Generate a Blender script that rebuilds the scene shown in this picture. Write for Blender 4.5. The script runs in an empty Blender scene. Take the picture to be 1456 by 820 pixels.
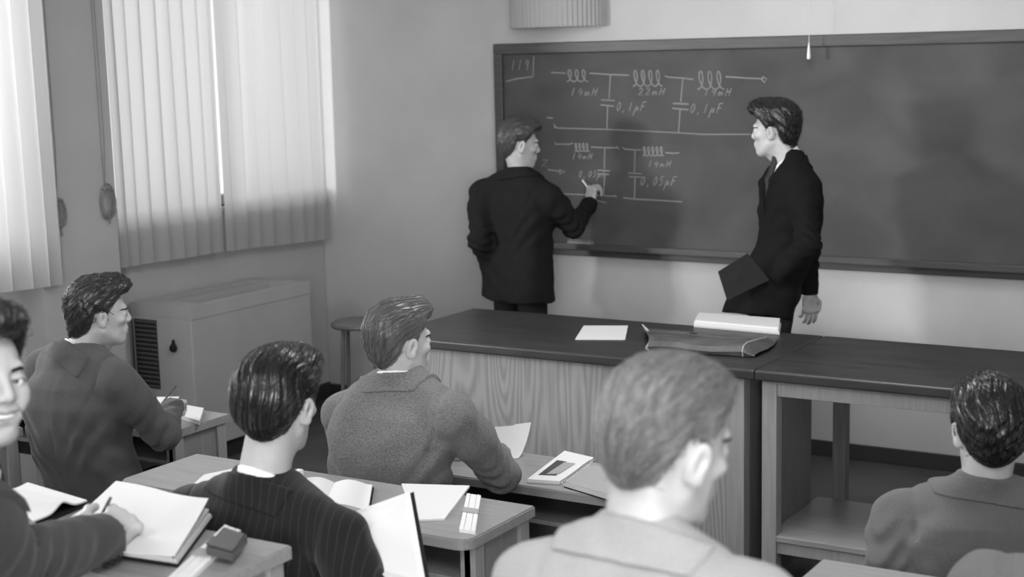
import bpy, bmesh, math, random, time
import numpy as np
from mathutils import Matrix, Vector
T0 = time.time()
RNG = np.random.default_rng(7); random.seed(7)
S = bpy.context.scene; COL = S.collection
A = np.array

# ------------------------------------------------------------------ camera
HCAM = 2.15
F_PX, CX, CY = 2108.02, 760.49, 434.82
RM = A([[0.860629933212337, -0.06510777827161737, 0.505051576838903],
        [0.508765764138015, 0.15231663064677528, -0.8473234572874019],
        [-0.021760406705534214, 0.9861848818740571, 0.16421286022435025]])
CAMP = A([0, 0, HCAM])
cd = bpy.data.cameras.new('camera'); cam = bpy.data.objects.new('camera', cd); COL.objects.link(cam)
cd.sensor_width = 36; cd.lens = F_PX / 1456 * 36
cd.shift_x = -(CX - 728) / 1456; cd.shift_y = (CY - 410) / 1456
cam.matrix_world = Matrix.Translation(CAMP) @ Matrix(RM.tolist()).to_4x4()
cd.dof.use_dof = True; cd.dof.focus_distance = 5.0; cd.dof.aperture_fstop = 3.4
cd.clip_start = .05
S.camera = cam
def ray(x, y): return -RM[:, 2] + RM[:, 0] * (x - CX) / F_PX - RM[:, 1] * (y - CY) / F_PX
def px(x, y, t): return CAMP + ray(x, y) * t                  # point at a distance along the view axis
def pz(x, y, z): d = ray(x, y); return CAMP + d * (z - HCAM) / d[2]     # point at a height
def py(x, y, Y): d = ray(x, y); return CAMP + d * Y / d[1]

# ------------------------------------------------------------------ light
S.view_settings.view_transform = 'Standard'; S.view_settings.look = 'None'
S.view_settings.gamma = 1; S.view_settings.use_curve_mapping = False
S.view_settings.exposure = 0.74
w = bpy.data.worlds.new('world'); S.world = w; w.use_nodes = True
bg = w.node_tree.nodes['Background']; bg.inputs[0].default_value = (1, 1, 1, 1); bg.inputs[1].default_value = 0.8
def area(name, loc, target, sx, sy, power, spread=None):
    l = bpy.data.lights.new(name, 'AREA'); l.shape = 'RECTANGLE'; l.size = sx; l.size_y = sy; l.energy = power
    if spread: l.spread = spread
    o = bpy.data.objects.new(name, l); COL.objects.link(o); o.location = loc
    o.rotation_euler = (Vector(target) - Vector(loc)).to_track_quat('-Z', 'Y').to_euler()
    return o
area('daylight', (-9.5, 6.6, 2.6), (0, 6.6, 2.2), 3.0, 2.2, 120)
area('daylight', (-9.5, -1.55, 2.35), (-3.5, 7.0, 1.6), 1.0, .9, 420)
area('daylight', (-6.9, 3.4, 2.5), (0, 4.6, 1.5), 2.4, 1.6, 105)
area('overhead_fill', (-3.6, 0.6, 3.3), (-2.6, 3.6, 0), 1.4, 1.4, 45)  # added overhead fill, this and the next two; no real fixtures
area('overhead_fill', (-0.6, 1.2, 3.25), (-0.9, 2.6, 0), 1.2, 1.2, 30)
area('overhead_fill', (-2.0, 4.6, 3.28), (-2.0, 5.2, 0), 1.2, 1.2, 35)
area('rear_fill', (1.2, -1.93, 2.1), (-2.0, 5, 1.2), 1.9, 1.4, 160)  # added fill lamp behind the camera, set in the unseen rear opening

# ------------------------------------------------------------------ helpers
def tag(o, label=None, cat=None, group=None, kind=None):
    if label: o['label'] = label
    if cat: o['category'] = cat
    if group: o['group'] = group
    if kind: o['kind'] = kind
    return o
def thing(name, label, cat, loc=(0, 0, 0), rz=0, group=None):
    o = bpy.data.objects.new(name, None); COL.objects.link(o); o.location = loc; o.rotation_euler = (0, 0, rz)
    o.empty_display_size = .1
    return tag(o, label, cat, group)
def rawmesh(name, V, quads=None, tris=None, mat=None, smooth=True):
    me = bpy.data.meshes.new(name); V = np.asarray(V, 'f4')
    me.vertices.add(len(V)); me.vertices.foreach_set('co', V.ravel())
    ls, st, n = [], [], 0
    for f, k in ((quads, 4), (tris, 3)):
        if f is not None and len(f):
            f = np.asarray(f, 'i4'); ls.append(f.ravel()); st.append(n + np.arange(len(f)) * k); n += f.size
    ls = np.concatenate(ls); st = np.concatenate(st)
    me.loops.add(len(ls)); me.loops.foreach_set('vertex_index', ls)
    me.polygons.add(len(st)); me.polygons.foreach_set('loop_start', st)
    me.update(calc_edges=True); me.validate()
    if smooth: me.polygons.foreach_set('use_smooth', np.ones(len(me.polygons), bool))
    if mat: me.materials.append(mat)
    return me
def link(name, me, parent=None):
    o = bpy.data.objects.new(name, me); COL.objects.link(o)
    if parent is not None: o.parent = parent
    return o
class MB:
    """collects simple shapes into one bmesh -> one mesh object"""
    def __init__(s): s.bm = bmesh.new()
    def box(s, c, d, r=0.0, seg=2, rot=None):
        g = bmesh.ops.create_cube(s.bm, size=1.0); v = g['verts']
        for q in v: q.co = Vector((q.co.x * d[0], q.co.y * d[1], q.co.z * d[2]))
        if r > 0:
            ed = list({e for q in v for e in q.link_edges})
            b = bmesh.ops.bevel(s.bm, geom=ed, offset=min(r, min(d) * .45), segments=seg, affect='EDGES', profile=.5)
            v = list({q for f in b['faces'] for q in f.verts} | {q for q in v if q.is_valid})
        M = Matrix.Translation(c) @ (rot.to_4x4() if rot else Matrix.Identity(4))
        for q in v: q.co = M @ q.co
        return s
    def bb(s, lo, hi, r=0.0, seg=2):
        return s.box([(a + b) / 2 for a, b in zip(lo, hi)], [b - a for a, b in zip(lo, hi)], r, seg)
    def prism(s, pts, z0, z1, r=0.0):
        vb = [s.bm.verts.new((x, y, z0)) for x, y in pts]; f = s.bm.faces.new(vb)
        e = bmesh.ops.extrude_face_region(s.bm, geom=[f])
        tv = [q for q in e['geom'] if isinstance(q, bmesh.types.BMVert)]
        for q in tv: q.co.z = z1
        if r:
            ed = [x for x in {e for q in tv for e in q.link_edges} if abs(x.verts[0].co.z - x.verts[1].co.z) < 1e-6]
            bmesh.ops.bevel(s.bm, geom=ed, offset=r, segments=2, affect='EDGES')
        return s
    def tube(s, pts, r, n=10, cap=True):
        pts = [Vector(p) for p in pts]; rs = r if hasattr(r, '__len__') else [r] * len(pts); rings = []
        up = None
        for i, p in enumerate(pts):
            t = (pts[min(i + 1, len(pts) - 1)] - pts[max(i - 1, 0)]).normalized()
            if up is None: up = t.orthogonal().normalized()
            up = (up - t * up.dot(t)).normalized(); sd = t.cross(up)
            rings.append([s.bm.verts.new(p + (up * math.cos(2 * math.pi * k / n) + sd * math.sin(2 * math.pi * k / n)) * rs[i]) for k in range(n)])
        for a, b in zip(rings, rings[1:]):
            for k in range(n): s.bm.faces.new((a[k], a[(k + 1) % n], b[(k + 1) % n], b[k]))
        if cap: s.bm.faces.new(rings[0][::-1]); s.bm.faces.new(rings[-1])
        return s
    def lathe(s, prof, c=(0, 0, 0), n=32):
        c = Vector(c); rings = []
        for r, z in prof:
            rings.append([s.bm.verts.new(c + Vector((r * math.cos(2 * math.pi * k / n), r * math.sin(2 * math.pi * k / n), z))) for k in range(n)] if r > 1e-6 else [s.bm.verts.new(c + Vector((0, 0, z)))])
        for a, b in zip(rings, rings[1:]):
            for k in range(n):
                if len(a) == 1: s.bm.faces.new((a[0], b[(k + 1) % n], b[k]))
                elif len(b) == 1: s.bm.faces.new((a[k], a[(k + 1) % n], b[0]))
                else: s.bm.faces.new((a[k], a[(k + 1) % n], b[(k + 1) % n], b[k]))
        return s
    def sheet(s, grid, th=0.0):
        """grid[i][j] of points -> sheet (two-sided solid if th)"""
        n, m = len(grid), len(grid[0])
        def lay(g): return [[s.bm.verts.new(p) for p in row] for row in g]
        a = lay(grid)
        for i in range(n - 1):
            for j in range(m - 1): s.bm.faces.new((a[i][j], a[i + 1][j], a[i + 1][j + 1], a[i][j + 1]))
        if th:
            G = A([[list(p) for p in r] for r in grid], float)
            N = np.cross(np.gradient(G, axis=0), np.gradient(G, axis=1)); N /= np.linalg.norm(N, axis=2, keepdims=True) + 1e-9
            b = lay((G - N * th).tolist())
            for i in range(n - 1):
                for j in range(m - 1): s.bm.faces.new((b[i][j], b[i][j + 1], b[i + 1][j + 1], b[i + 1][j]))
            for i in range(n - 1):
                s.bm.faces.new((a[i][0], b[i][0], b[i + 1][0], a[i + 1][0])); s.bm.faces.new((a[i][-1], a[i + 1][-1], b[i + 1][-1], b[i][-1]))
            for j in range(m - 1):
                s.bm.faces.new((a[0][j], a[0][j + 1], b[0][j + 1], b[0][j])); s.bm.faces.new((a[-1][j], b[-1][j], b[-1][j + 1], a[-1][j + 1]))
        return s
    def build(s, name, mat, parent=None, smooth=False):
        bmesh.ops.recalc_face_normals(s.bm, faces=s.bm.faces)
        me = bpy.data.meshes.new(name); s.bm.to_mesh(me); s.bm.free()
        if smooth:
            me.polygons.foreach_set('use_smooth', np.ones(len(me.polygons), bool))
            try: me.set_sharp_from_angle(angle=math.radians(40))
            except Exception: pass
        me.materials.append(mat)
        return link(name, me, parent)
def copy_tree(o, parent=None):
    c = o.copy(); COL.objects.link(c)
    if parent: c.parent = parent
    for ch in list(o.children): copy_tree(ch, c)
    return c

# ------------------------------------------------------------------ materials
def mat(name, g, rough=.6, spec=.4, noise=None, bump=None, metal=0, sheen=0, stretch=(1, 1, 1)):
    m = bpy.data.materials.new(name); m.use_nodes = True; nt = m.node_tree; N = nt.nodes; L = nt.links
    b = N['Principled BSDF']; b.inputs['Base Color'].default_value = (g, g, g, 1)
    b.inputs['Roughness'].default_value = rough; b.inputs['Specular IOR Level'].default_value = spec; b.inputs['Metallic'].default_value = metal
    if sheen: b.inputs['Sheen Weight'].default_value = sheen; b.inputs['Sheen Roughness'].default_value = .5
    tc = N.new('ShaderNodeTexCoord'); mp = N.new('ShaderNodeMapping'); mp.inputs['Scale'].default_value = stretch
    L.new(tc.outputs['Object'], mp.inputs[0])
    if noise:
        sc, lo, hi = noise
        t = N.new('ShaderNodeTexNoise'); t.inputs['Scale'].default_value = sc; t.inputs['Detail'].default_value = 5
        r = N.new('ShaderNodeValToRGB'); r.color_ramp.elements[0].position = .3; r.color_ramp.elements[1].position = .7
        r.color_ramp.elements[0].color = (g * lo,) * 3 + (1,); r.color_ramp.elements[1].color = (g * hi,) * 3 + (1,)
        L.new(mp.outputs[0], t.inputs['Vector']); L.new(t.outputs[0], r.inputs[0]); L.new(r.outputs[0], b.inputs['Base Color'])
    if bump:
        sc, st, ds = bump
        t2 = N.new('ShaderNodeTexNoise'); t2.inputs['Scale'].default_value = sc; t2.inputs['Detail'].default_value = 3
        bp = N.new('ShaderNodeBump'); bp.inputs['Strength'].default_value = st; bp.inputs['Distance'].default_value = ds
        L.new(mp.outputs[0], t2.inputs['Vector']); L.new(t2.outputs[0], bp.inputs['Height']); L.new(bp.outputs[0], b.inputs['Normal'])
    return m
def wood(name, lo, hi, scale=(60, 3, 60), rough=.5, dist=2.0, wave=None, spec=.4):
    """straight or figured grain: noise stretched along the grain"""
    m = bpy.data.materials.new(name); m.use_nodes = True; nt = m.node_tree; N = nt.nodes; L = nt.links
    b = N['Principled BSDF']; b.inputs['Roughness'].default_value = rough; b.inputs['Specular IOR Level'].default_value = spec
    tc = N.new('ShaderNodeTexCoord'); mp = N.new('ShaderNodeMapping'); mp.inputs['Scale'].default_value = scale
    L.new(tc.outputs['Object'], mp.inputs[0])
    if wave:
        t = N.new('ShaderNodeTexWave'); t.wave_type = 'BANDS'; t.bands_direction = 'X'; t.inputs['Scale'].default_value = wave
        t.inputs['Distortion'].default_value = dist; t.inputs['Detail'].default_value = 2.5; t.inputs['Detail Scale'].default_value = 1.2
    else:
        t = N.new('ShaderNodeTexNoise'); t.inputs['Scale'].default_value = 1; t.inputs['Detail'].default_value = 4; t.inputs['Distortion'].default_value = dist * .3
    L.new(mp.outputs[0], t.inputs['Vector'])
    r = N.new('ShaderNodeValToRGB'); r.color_ramp.elements[0].color = (lo,) * 3 + (1,); r.color_ramp.elements[1].color = (hi,) * 3 + (1,)
    if not wave: r.color_ramp.elements[0].position = .32; r.color_ramp.elements[1].position = .68
    L.new(t.outputs[0], r.inputs[0]); L.new(r.outputs[0], b.inputs['Base Color'])
    bp = N.new('ShaderNodeBump'); bp.inputs['Strength'].default_value = .15; bp.inputs['Distance'].default_value = .002
    L.new(t.outputs[0], bp.inputs['Height']); L.new(bp.outputs[0], b.inputs['Normal'])
    return m
def plywood(name, lo, hi):
    m = bpy.data.materials.new(name); m.use_nodes = True; nt = m.node_tree; N = nt.nodes; L = nt.links
    b = N['Principled BSDF']; b.inputs['Roughness'].default_value = .55
    tc = N.new('ShaderNodeTexCoord'); mp = N.new('ShaderNodeMapping'); mp.inputs['Scale'].default_value = (5.0, 1, .55); L.new(tc.outputs['Object'], mp.inputs[0])
    t = N.new('ShaderNodeTexNoise'); t.inputs['Scale'].default_value = 1.0; t.inputs['Detail'].default_value = 1.5; L.new(mp.outputs[0], t.inputs['Vector'])
    sx = N.new('ShaderNodeSeparateXYZ'); L.new(tc.outputs['Object'], sx.inputs[0])
    m1 = N.new('ShaderNodeMath'); m1.operation = 'MULTIPLY'; m1.inputs[1].default_value = 120; L.new(t.outputs[0], m1.inputs[0])
    m2 = N.new('ShaderNodeMath'); m2.operation = 'MULTIPLY_ADD'; m2.inputs[1].default_value = 60; L.new(sx.outputs[0], m2.inputs[0]); L.new(m1.outputs[0], m2.inputs[2])
    sn = N.new('ShaderNodeMath'); sn.operation = 'SINE'; L.new(m2.outputs[0], sn.inputs[0])
    mp2 = N.new('ShaderNodeMapping'); mp2.inputs['Scale'].default_value = (160, 160, 5); L.new(tc.outputs['Object'], mp2.inputs[0])
    t2 = N.new('ShaderNodeTexNoise'); t2.inputs['Scale'].default_value = 1.0; L.new(mp2.outputs[0], t2.inputs['Vector'])
    ad = N.new('ShaderNodeMath'); ad.operation = 'MULTIPLY_ADD'; ad.inputs[1].default_value = 3.0; L.new(t2.outputs[0], ad.inputs[0]); L.new(sn.outputs[0], ad.inputs[2])
    r = N.new('ShaderNodeMapRange'); r.inputs[1].default_value = .4; r.inputs[2].default_value = 2.4; r.inputs[3].default_value = lo; r.inputs[4].default_value = hi
    L.new(ad.outputs[0], r.inputs[0]); L.new(r.outputs[0], b.inputs['Base Color'])
    return m
def tweed(name, lo, hi, sc=420):
    m = bpy.data.materials.new(name); m.use_nodes = True; nt = m.node_tree; N = nt.nodes; L = nt.links
    b = N['Principled BSDF']; b.inputs['Roughness'].default_value = .95; b.inputs['Specular IOR Level'].default_value = .1
    b.inputs['Sheen Weight'].default_value = .15
    tc = N.new('ShaderNodeTexCoord')
    t = N.new('ShaderNodeTexNoise'); t.inputs['Scale'].default_value = sc; t.inputs['Detail'].default_value = 2
    t2 = N.new('ShaderNodeTexNoise'); t2.inputs['Scale'].default_value = sc * .35; t2.inputs['Detail'].default_value = 3
    mx = N.new('ShaderNodeMath'); mx.operation = 'ADD'
    L.new(tc.outputs['Object'], t.inputs['Vector']); L.new(tc.outputs['Object'], t2.inputs['Vector'])
    L.new(t.outputs[0], mx.inputs[0]); L.new(t2.outputs[0], mx.inputs[1])
    r = N.new('ShaderNodeMapRange'); r.inputs[1].default_value = .75; r.inputs[2].default_value = 1.25; r.inputs[3].default_value = lo; r.inputs[4].default_value = hi
    L.new(mx.outputs[0], r.inputs[0]); L.new(r.outputs[0], b.inputs['Base Color'])
    bp = N.new('ShaderNodeBump'); bp.inputs['Strength'].default_value = .4; bp.inputs['Distance'].default_value = .002
    L.new(mx.outputs[0], bp.inputs['Height']); L.new(bp.outputs[0], b.inputs['Normal'])
    return m
def pinstripe(name, base, stripe, ang, pitch):
    m = mat(name, base, .9, .15, sheen=.1); nt = m.node_tree; N = nt.nodes; L = nt.links; b = N['Principled BSDF']
    tc = N.new('ShaderNodeTexCoord'); mp = N.new('ShaderNodeMapping'); mp.inputs['Rotation'].default_value = (0, 0, -ang)
    L.new(tc.outputs['Object'], mp.inputs[0]); sx = N.new('ShaderNodeSeparateXYZ'); L.new(mp.outputs[0], sx.inputs[0])
    mu = N.new('ShaderNodeMath'); mu.operation = 'MULTIPLY'; mu.inputs[1].default_value = 1 / pitch; L.new(sx.outputs[0], mu.inputs[0])
    fr = N.new('ShaderNodeMath'); fr.operation = 'FRACT'; L.new(mu.outputs[0], fr.inputs[0])
    lt = N.new('ShaderNodeMath'); lt.operation = 'LESS_THAN'; lt.inputs[1].default_value = .09; L.new(fr.outputs[0], lt.inputs[0])
    mx = N.new('ShaderNodeMix'); mx.data_type = 'RGBA'; mx.inputs[6].default_value = (base,) * 3 + (1,); mx.inputs[7].default_value = (stripe,) * 3 + (1,)
    L.new(lt.outputs[0], mx.inputs[0]); L.new(mx.outputs[2], b.inputs['Base Color'])
    return m
def curtain_mat():
    m = bpy.data.materials.new('curtain_cloth'); m.use_nodes = True; nt = m.node_tree; N = nt.nodes; L = nt.links
    N.remove(N['Principled BSDF']); out = N['Material Output']
    d = N.new('ShaderNodeBsdfDiffuse'); d.inputs[0].default_value = (.5, .5, .5, 1)
    t = N.new('ShaderNodeBsdfTranslucent'); t.inputs[0].default_value = (.62, .62, .62, 1)
    mx = N.new('ShaderNodeMixShader'); mx.inputs[0].default_value = .5
    L.new(d.outputs[0], mx.inputs[1]); L.new(t.outputs[0], mx.inputs[2]); L.new(mx.outputs[0], out.inputs[0])
    tc = N.new('ShaderNodeTexCoord'); mp = N.new('ShaderNodeMapping'); mp.inputs['Scale'].default_value = (400, 400, 30)
    n = N.new('ShaderNodeTexNoise'); n.inputs['Scale'].default_value = 1; bp = N.new('ShaderNodeBump'); bp.inputs['Strength'].default_value = .2
    L.new(tc.outputs['Object'], mp.inputs[0]); L.new(mp.outputs[0], n.inputs[0]); L.new(n.outputs[0], bp.inputs['Height'])
    L.new(bp.outputs[0], d.inputs['Normal'])
    return m
def glass_mat():
    m = bpy.data.materials.new('window_glass'); m.use_nodes = True; nt = m.node_tree; N = nt.nodes; L = nt.links
    N.remove(N['Principled BSDF']); out = N['Material Output']
    t = N.new('ShaderNodeBsdfTransparent'); t.inputs[0].default_value = (.94, .94, .94, 1)
    g = N.new('ShaderNodeBsdfGlossy'); g.inputs['Roughness'].default_value = .02
    mx = N.new('ShaderNodeMixShader'); mx.inputs[0].default_value = .05; L.new(t.outputs[0], mx.inputs[1]); L.new(g.outputs[0], mx.inputs[2]); L.new(mx.outputs[0], out.inputs[0])
    return m
def board_mat():
    m = mat('blackboard_slate', .065, .75, .25); nt = m.node_tree; N = nt.nodes; L = nt.links; b = N['Principled BSDF']
    tc = N.new('ShaderNodeTexCoord'); mp = N.new('ShaderNodeMapping'); mp.inputs['Scale'].default_value = (1.2, 1, 1.6); mp.inputs['Rotation'].default_value = (0, .5, 0)
    t = N.new('ShaderNodeTexNoise'); t.inputs['Scale'].default_value = 2.2; t.inputs['Detail'].default_value = 6; t.inputs['Distortion'].default_value = .6
    r = N.new('ShaderNodeMapRange'); r.inputs[1].default_value = .3; r.inputs[2].default_value = .7; r.inputs[3].default_value = .058; r.inputs[4].default_value = .088
    L.new(tc.outputs['Object'], mp.inputs[0]); L.new(mp.outputs[0], t.inputs['Vector']); L.new(t.outputs[0], r.inputs[0]); L.new(r.outputs[0], b.inputs['Base Color'])
    return m
def hair_mat(name, g, rough=.38, spec=.6):
    m = mat(name, g, rough, spec); nt = m.node_tree; N = nt.nodes; L = nt.links; b = N['Principled BSDF']
    at = N.new('ShaderNodeAttribute'); at.attribute_name = 'tint'; mu = N.new('ShaderNodeMath'); mu.operation = 'MULTIPLY'; mu.inputs[1].default_value = g
    L.new(at.outputs['Fac'], mu.inputs[0]); L.new(mu.outputs[0], b.inputs['Base Color'])
    return m
def eye_mat():
    m = mat('eyeball', .75, .12, .6); nt = m.node_tree; N = nt.nodes; L = nt.links; b = N['Principled BSDF']
    tc = N.new('ShaderNodeTexCoord'); mp = N.new('ShaderNodeMapping'); mp.inputs['Scale'].default_value = (1, 0, 1)
    le = N.new('ShaderNodeVectorMath'); le.operation = 'LENGTH'; r = N.new('ShaderNodeValToRGB'); r.color_ramp.interpolation = 'CONSTANT'
    mu = N.new('ShaderNodeMath'); mu.operation = 'MULTIPLY'; mu.inputs[1].default_value = 100
    e = r.color_ramp.elements; e[0].color = (.01, .01, .01, 1); e[1].position = .25; e[1].color = (.09, .09, .09, 1)
    k = e.new(.6); k.color = (.75, .75, .75, 1)
    L.new(tc.outputs['Object'], mp.inputs[0]); L.new(mp.outputs[0], le.inputs[0]); L.new(le.outputs['Value'], mu.inputs[0]); L.new(mu.outputs[0], r.inputs[0]); L.new(r.outputs[0], b.inputs['Base Color'])
    return m
def skin_mat():
    m = mat('skin', .40, .5, .4, noise=(30, .93, 1.06), bump=(300, .12, .001)); nt = m.node_tree; N = nt.nodes; L = nt.links; b = N['Principled BSDF']
    src = b.inputs['Base Color'].links[0].from_socket; at = N.new('ShaderNodeAttribute'); at.attribute_name = 'tint'
    mx = N.new('ShaderNodeVectorMath'); mx.operation = 'SCALE'; L.new(src, mx.inputs[0]); L.new(at.outputs['Fac'], mx.inputs['Scale']); L.new(mx.outputs[0], b.inputs['Base Color'])
    return m
M = dict(
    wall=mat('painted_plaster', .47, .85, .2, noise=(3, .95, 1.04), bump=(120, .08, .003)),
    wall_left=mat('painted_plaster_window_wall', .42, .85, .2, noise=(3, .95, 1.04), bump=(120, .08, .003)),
    ceil=mat('ceiling_paint', .7, .9, .1), floor=mat('dark_linoleum', .075, .45, .4, noise=(5, .8, 1.25)),
    base=mat('dark_baseboard_paint', .04, .5, .3), frame=wood('dark_board_frame', .05, .075, (4, 60, 60), .45),
    board=board_mat(), chalk=mat('chalk_mark', .24, .95, .05), chalkstick=mat('chalk', .8, .9, .1),
    desktop=mat('black_lab_top', .032, .38, .45, noise=(4, .75, 1.3), stretch=(1, 5, 5)),
    ply=plywood('figured_plywood', .20, .29), 
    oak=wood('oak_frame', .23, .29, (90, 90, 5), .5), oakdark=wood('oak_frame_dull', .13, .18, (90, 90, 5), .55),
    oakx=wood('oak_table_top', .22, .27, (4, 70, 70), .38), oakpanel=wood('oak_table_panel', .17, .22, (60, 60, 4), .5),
    metal=mat('enamelled_steel', .40, .45, .4, noise=(6, .96, 1.04)), slot=mat('dark_vent', .03, .7, .2), grille=mat('vent_slat', .1, .55, .3),
    stool=wood('stool_wood', .11, .16, (40, 4, 40), .45), stoolleg=mat('painted_steel_leg', .12, .4, .5),
    paper=mat('white_paper', .62, .8, .2, bump=(40, .05, .002)), pagey=mat('page_edges', .6, .85, .1, noise=(1, .8, 1.1), stretch=(20, 20, 900)),
    print_=mat('dark_print', .06, .7, .2), cover=mat('black_book_cover', .01, .7, .2), greycover=mat('grey_card_cover', .3, .7, .2),
    leather=mat('worn_leather', .07, .42, .5, noise=(14, .7, 1.5), bump=(60, .4, .004)), edgeleather=mat('scuffed_highlit_leather_edge', .36, .55, .4),  # portfolio edges: scuffs, with their highlight put into the pale tone
    ivory=mat('white_celluloid', .75, .3, .5), casemat=mat('slide_rule_case_leather', .07, .4, .5),
    skin=skin_mat(), lip=mat('lip_skin', .2, .45, .4), teeth=mat('tooth_enamel', .8, .2, .6), eye=eye_mat(),
    shirt=mat('white_shirt_cotton', .72, .85, .2), shoe=mat('black_shoe_leather', .02, .3, .5), tie=mat('dark_tie_silk', .015, .6, .3),
    button=mat('dark_button', .012, .8, .1), trouser=mat('dark_trouser_wool', .02, .95, .1), gtrouser=mat('grey_trouser_wool', .07, .95, .1),
    cord=mat('cotton_cord', .22, .9, .1), wcord=mat('white_cord', .6, .8, .2), curtain=curtain_mat(), glass=glass_mat(), lampshade=mat('ribbed_cover', .36, .8, .2),
    pencil=mat('pencil_paint', .06, .4, .5), steel=mat('bright_steel', .5, .3, .5, metal=.8))

# ------------------------------------------------------------------ room
XP, XN, YW = -5.87, -6.03, 7.478      # pier face, niche back, front wall
def struct(mb, name, m, parent=None):
    o = mb.build(name, m, parent)
    if parent is None: o['kind'] = 'structure'
    return o
struct(MB().bb((-6.5, -2.2, -.2), (3.2, 7.7, 0)), 'floor', M['floor'])
struct(MB().bb((-5.865, -2.0, .001), (2.995, 3.62, .125)), 'floor', M['floor'])
struct(MB().bb((-5.865, -2.0, .126), (2.995, 2.62, .345)), 'floor', M['floor'])
struct(MB().bb((-6.5, -2.2, 3.4), (3.2, 7.7, 3.6)), 'ceiling', M['ceil'])
struct(MB().bb((-6.5, YW, 0), (3.2, YW + .2, 3.4)), 'wall_front', M['wall'])
struct(MB().bb((3.0, -2.2, 0), (3.2, YW, 3.4)), 'wall_right', M['wall'])
mb = MB()                                                        # rear wall with a wide window opening
mb.bb((-6.5, -2.2, 0), (3.0, -2.0, 1.3)).bb((-6.5, -2.2, 2.9), (3.0, -2.0, 3.4)).bb((-6.5, -2.2, 1.3), (-1.2, -2.0, 2.9)).bb((2.2, -2.2, 1.3), (3.0, -2.0, 2.9))
struct(mb, 'wall_back', M['wall'])
SILL, HEAD = 1.335, 3.1
mb = MB()                                                        # window wall: piers, low walls, heads
WY = [(5.57, YW - .01), (2.05, 5.05)]  # nearer window widened out of view to let the key daylight through
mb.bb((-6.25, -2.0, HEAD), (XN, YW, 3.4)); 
edges = [(5.05, 5.57), (-2.0, 2.05)]  # unseen rear stretch left solid to block the key daylight
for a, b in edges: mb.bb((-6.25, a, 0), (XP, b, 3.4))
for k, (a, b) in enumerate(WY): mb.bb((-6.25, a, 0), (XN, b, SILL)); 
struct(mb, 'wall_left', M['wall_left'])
for k, (a, b) in enumerate(WY):
    fr = MB(); x0, x1 = -6.17, -6.11
    for lo, hi in (((a, SILL), (a + .06, HEAD)), ((b - .06, SILL), (b, HEAD)), ((a, SILL), (b, SILL + .06)), ((a, HEAD - .06), (b, HEAD)), (((a + b) / 2 - .03, SILL), ((a + b) / 2 + .03, HEAD))):
        fr.bb((x0, lo[0], lo[1]), (x1, hi[0], hi[1]), .006)
    o = struct(fr, 'window_%d' % (k + 1), M['metal'])
    MB().bb((-6.143, a + .05, SILL + .05), (-6.137, b - .05, HEAD - .05)).build('pane', M['glass'], o)
    MB().bb((-6.11, a, SILL - .03), (-6.0, b, SILL), .005).build('window_sill', M['metal'], o)
bs = MB().bb((-5.0, YW - .018, .0), (2.99, YW - .001, .085), .004); struct(bs, 'baseboard_front', M['base'])
struct(MB().bb((XN + .001, 5.57, 0), (XN + .018, YW - .02, .1), .004), 'baseboard_left', M['base'])
struct(MB().bb((-6.02, YW - .018, 0), (-5.001, YW - .001, .085), .004), 'baseboard_front', M['base'])

# curtains: each panel one pleated sheet
def curtain(y0, y1, z0a, z0b, xc, folds, amp, label, seed):
    r = np.random.default_rng(seed); n, m = 30, folds * 22
    wd = np.cumsum(.7 + .6 * r.random(folds)); wd = np.concatenate([[0], wd]) / wd[-1]; ov = 1.15 + .45 * r.random(folds); g = []
    for i in range(n + 1):
        v = i / n; row = []
        for j in range(m + 1):
            k = min(int(j / 22), folds - 1); f = j / 22 - k
            u = wd[k] + (wd[k + 1] - wd[k]) * (f + ov[k] * math.sin(2 * math.pi * f) / (2 * math.pi))
            z0 = z0a + (z0b - z0a) * j / m; z = 3.145 + (z0 - 3.145) * v
            row.append((xc + amp * math.sin(2 * math.pi * f) * (.8 + .4 * v) + .006 * math.sin(2.2 * v + 9 * u), y0 + (y1 - y0) * u + .012 * math.sin(7 * u + 2 * v) * v * (1 - abs(2 * u - 1)), z + .004 * math.sin(2 * math.pi * f)))
        g.append(row)
    o = MB().sheet(g).build('curtain', M['curtain'], None, True)
    return tag(o, label, 'curtain', 'window curtains')
curtain(5.625, 6.44, 1.095, 1.085, -5.93, 8, .02, 'translucent pleated curtain on the left half of the window above the radiator cabinet', 3)
curtain(6.452, 7.41, 1.085, 1.045, -5.93, 8, .018, 'translucent pleated curtain on the corner half of the window beside the blackboard wall', 8)
curtain(4.62, 5.14, 1.1, 1.08, -5.82, 5, .03, 'pleated curtain at the far left edge, on the window nearer the students', 5)
MB().tube([(-5.93, 5.53, 3.17), (-5.93, 7.45, 3.17)], .012).build('curtain_rod', M['steel']); o = bpy.data.objects['curtain_rod']; tag(o, 'steel curtain rod above the window over the radiator cabinet', 'curtain rod')
o = MB().tube([(-5.82, 3.3, 3.17), (-5.82, 5.2, 3.17)], .012).build('curtain_rod', M['steel']); tag(o, 'steel curtain rod above the window nearer the students', 'curtain rod')

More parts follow.
